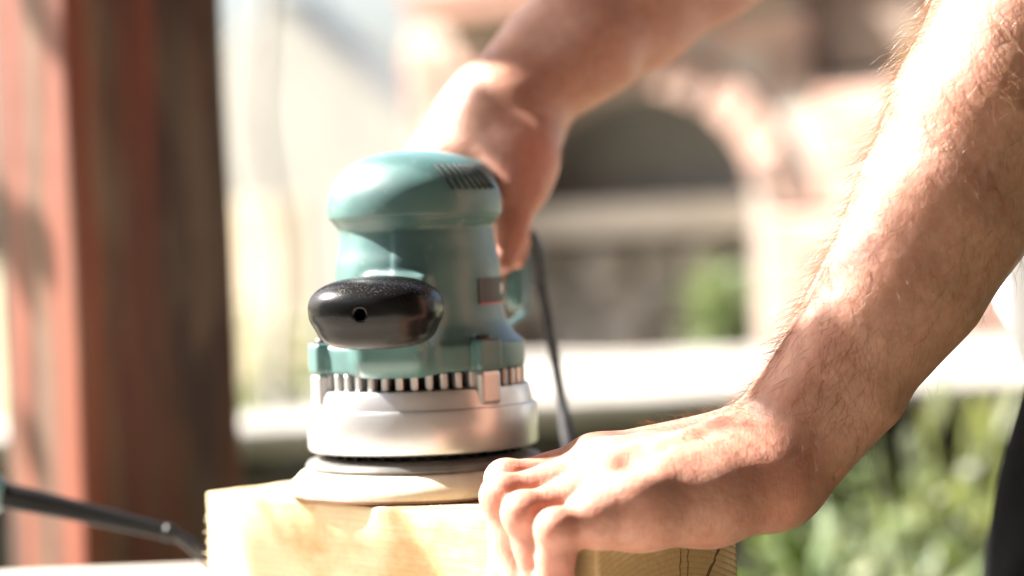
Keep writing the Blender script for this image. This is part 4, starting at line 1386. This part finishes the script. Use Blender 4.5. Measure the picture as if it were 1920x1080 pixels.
allv = np.concatenate([nv, fv, bv])
allq = np.concatenate([nq, fq + len(nv), bq + len(nv) + len(fv)])
person = mesh_np('person', allv, allq, M['skin'])
tag(person, 'person in white shirt and black trousers with one hand on the block', 'person')
red = np.zeros(len(allv))
for (c, d) in [(k[0], k[1]) for k in KN] + [(k[0], k[1]) for k in PIP]:
    q = V(*c, d)
    red = np.maximum(red, 0.55 * np.exp(-(np.linalg.norm(allv - q, axis=1) / 0.013) ** 2))
for (c, d) in [(k[0], k[1]) for k in DIP] + [(k[0], k[1]) for k in TIP]:
    q = V(*c, d)
    red = np.maximum(red, 0.65 * np.exp(-(np.linalg.norm(allv - q, axis=1) / 0.017) ** 2))
for q in (V(957, 432, 1.24), V(942, 515, 1.236), V(972, 480, 1.27), V(1462, 925, 1.03), V(990, 300, 1.24)):
    red = np.maximum(red, 0.5 * np.exp(-(np.linalg.norm(allv - q, axis=1) / 0.022) ** 2))
ra_ = person.data.attributes.new('red', 'FLOAT', 'POINT')
ra_.data.foreach_set('value', red.astype(np.float32))

# hair on the near and far forearm and the back of the near hand ---------------
def hair_strands(name, verts, quads, count, keep, length, rad, seed, axis_fn):
    r_ = np.random.default_rng(seed)
    nrm = vnormals(verts, quads)
    fc = verts[quads].mean(1)
    fa = np.linalg.norm(np.cross(verts[quads[:, 2]] - verts[quads[:, 0]], verts[quads[:, 3]] - verts[quads[:, 1]]), axis=1)
    fn = nrm[quads].mean(1)
    w = fa * keep(fc, fn)
    w = w / w.sum()
    pick = r_.choice(len(quads), count, p=w)
    vs, fs = [], []
    for f_ in pick:
        a, b_ = r_.random(2)
        q = verts[quads[f_]]
        p = q[0] * (1 - a) * (1 - b_) + q[1] * a * (1 - b_) + q[2] * a * b_ + q[3] * (1 - a) * b_
        n = fn[f_] / np.linalg.norm(fn[f_])
        ax = axis_fn(p)
        t = ax - n * (ax @ n)
        t /= np.linalg.norm(t) + 1e-9
        sd = np.cross(n, t)
        L = length * r_.uniform(0.45, 1.25)
        lift = r_.uniform(0.25, 0.95)
        sw = r_.normal(0, 0.45)
        curl = r_.normal(0, 0.35)
        d0 = t * (1 - lift * 0.6) + n * lift + sd * sw
        d0 /= np.linalg.norm(d0)
        path = []
        pos = p - n * 0.0004
        dcur = d0.copy()
        segs = 4
        for s in range(segs + 1):
            path.append(Vector(pos))
            pos = pos + dcur * L / segs
            dcur = dcur + (-n * 0.16 + t * 0.10 + sd * curl * 0.55)
            dcur /= np.linalg.norm(dcur)
        rr = rad * r_.uniform(0.7, 1.2)
        tube_data(path, [rr, rr, rr * 0.85, rr * 0.6, rr * 0.2], 3, vs, fs, False)
    o = link_mesh(name, vs, fs, M['arm_hair'], person, True)
    o['kind'] = 'stuff'
    return o


elbow = np.array(eln); wrist_n = V(1490, 830, 1.06); hand_t = V(1040, 930, 1.03)
side_up = np.array([-0.80, -0.30, 0.52]); side_up /= np.linalg.norm(side_up)


def patch(fc, sc_, sd_):
    return np.array([mnoise.noise(Vector(p * sc_ + sd_)) for p in fc])


def keep_near(fc, fn):
    along = (fc - wrist_n) @ ((elbow - wrist_n) / np.linalg.norm(elbow - wrist_n))
    k = np.clip((along + 0.004) / 0.03, 0.0, 1.0)
    facing = fn @ side_up
    k = k * np.clip(0.55 + 0.75 * facing, 0.12, 1.2)
    k = k * np.where(fc[:, 2] > 1.20, 0.0, 1.0)
    vis = np.clip(0.25 - fn[:, 1], 0.0, 1.0) + 0.12 + 0.75 * np.clip(facing, 0, 1) * (np.abs(fn[:, 1]) < 0.35)
    lit = fn @ np.array(SUN_DIR)
    k = k * np.where((lit > 0.3) & (fn[:, 1] < -0.30), 0.25, 1.0)
    return k * vis


def axis_arm(p):
    a = wrist_n - elbow
    return a / np.linalg.norm(a) + np.array([0.25, 0, -0.35]) * 0.6


def keep_hand(fc, fn):
    along = (fc - hand_t) @ ((wrist_n - hand_t) / np.linalg.norm(wrist_n - hand_t))
    k = np.clip((along - 0.040) / 0.02, 0, 1) * np.clip((0.125 - along) / 0.02, 0, 1)
    k = k * np.clip(fn[:, 2] * 1.2, 0, 1)
    return k


def axis_hand(p):
    a = hand_t - wrist_n
    return a / np.linalg.norm(a) + np.array([0.1, -0.5, -0.2])


hair_strands('arm_hair', nv, nq, 4000, keep_near, 0.0165, 0.000066, 3, axis_arm)
hair_strands('hand_hair', nv, nq, 650, keep_hand, 0.0095, 0.000050, 4, axis_hand)
wf, ef = V(968, 186, 1.292), V(1600, -320, 1.355)


def keep_far(fc, fn):
    along = (fc - wf) @ ((ef - wf) / np.linalg.norm(ef - wf))
    return np.clip(along / 0.03, 0, 1) * np.clip(0.4 - fn[:, 1] * 0.6, 0, 1)


hair_strands('arm_hair', fv, fq, 900, keep_far, 0.011, 0.00006, 5, lambda p: (wf - ef) / np.linalg.norm(wf - ef))

# clothes ------------------------------------------------------------------------
F = Field((0.14, 0.95, 0.86), (0.80, 1.70, 1.53), 0.008)
F.ell((0.429, 1.30, 1.03), (0.170, 0.190, 0.150), None, 0.05)
F.ell((0.455, 1.30, 1.27), (0.138, 0.185, 0.205), None, 0.05)
F.cone((0.46, 1.14, 1.41), (0.46, 1.46, 1.41), 0.076, 0.076, 0.05)
F.cone((0.44, 1.125, 1.405), np.array((0.44, 1.125, 1.405)) * 0.45 + np.array(eln) * 0.55, 0.072, 0.068, 0.02)
F.cone((0.44, 1.475, 1.405), np.array((0.44, 1.475, 1.405)) * 0.45 + np.array(elf) * 0.55, 0.072, 0.068, 0.02)
s, X, Y, Z = F.sub(F.lo, F.lo + F.n * F.h)
fold = 0.006 * np.sin(Z * 55 + 3 * np.sin(Y * 11)) * np.clip((1.2 - Z) * 6, 0, 1) + 0.004 * np.sin(Y * 60 + Z * 22)
F.d = F.d + fold.astype(np.float32)
F.d = np.maximum(F.d, (0.932 - Z + 0.012 * np.sin(Y * 26) + 0 * X).astype(np.float32))
shv, shq = F.mesh()
shv = relax(shv, shq, 2, 0.4)
mesh_np('shirt', shv, shq, M['shirt'], person)

F = Field((0.10, 0.98, 0.02), (0.80, 1.62, 1.02), 0.009)
F.ell((0.445, 1.30, 0.90), (0.150, 0.175, 0.12), None, 0.05)
for s_, fx in ((-1, 0.0), (1, 0.06)):
    yy = 1.30 + s_ * 0.095
    F.cone((0.425, yy, 0.86), (0.335 + fx, yy, 0.50), 0.112, 0.078, 0.03)
    F.cone((0.335 + fx, yy, 0.50), (0.39 + fx, yy, 0.08), 0.078, 0.062, 0.03)
F.cone((0.325, 1.25, 0.93), (0.298, 1.24, 0.74), 0.062, 0.085, 0.03)
s, X, Y, Z = F.sub(F.lo, F.lo + F.n * F.h)
F.d = F.d + (0.004 * np.sin(Z * 40 + 4 * np.sin(Y * 20)) + 0 * X).astype(np.float32)
tv, tq = F.mesh()
tv = relax(tv, tq, 2, 0.4)
mesh_np('trousers', tv, tq, M['trousers'], person)
for s_, fx in ((-1, 0.0), (1, 0.06)):
    F = Field((0.2, 1.1, -0.002), (0.62, 1.5, 0.14), 0.006)
    yy = 1.30 + s_ * 0.095
    F.ell((0.335 + fx, yy, 0.042), (0.135, 0.048, 0.040), None, 0.02)
    F.cone((0.40 + fx, yy, 0.05), (0.395 + fx, yy, 0.10), 0.045, 0.045, 0.02)
    s, X, Y, Z = F.sub(F.lo, F.lo + F.n * F.h)
    F.d = np.maximum(F.d, (0.003 - Z + 0 * X + 0 * Y).astype(np.float32))
    sv, sq = F.mesh()
    mesh_np('shoe', sv, sq, M['black'], person)
F = Field((0.25, 1.18, 1.6), (0.52, 1.42, 1.86), 0.006)
F.ell((0.398, 1.30, 1.722), (0.104, 0.086, 0.108), None, 0.01)
s, X, Y, Z = F.sub(F.lo, F.lo + F.n * F.h)
F.d = np.maximum(F.d, (1.715 - Z - (X - 0.33) * 0.9 + 0 * Y).astype(np.float32))
hv, hq = F.mesh()
mesh_np('head_hair', hv, hq, M['head_hair'], person)
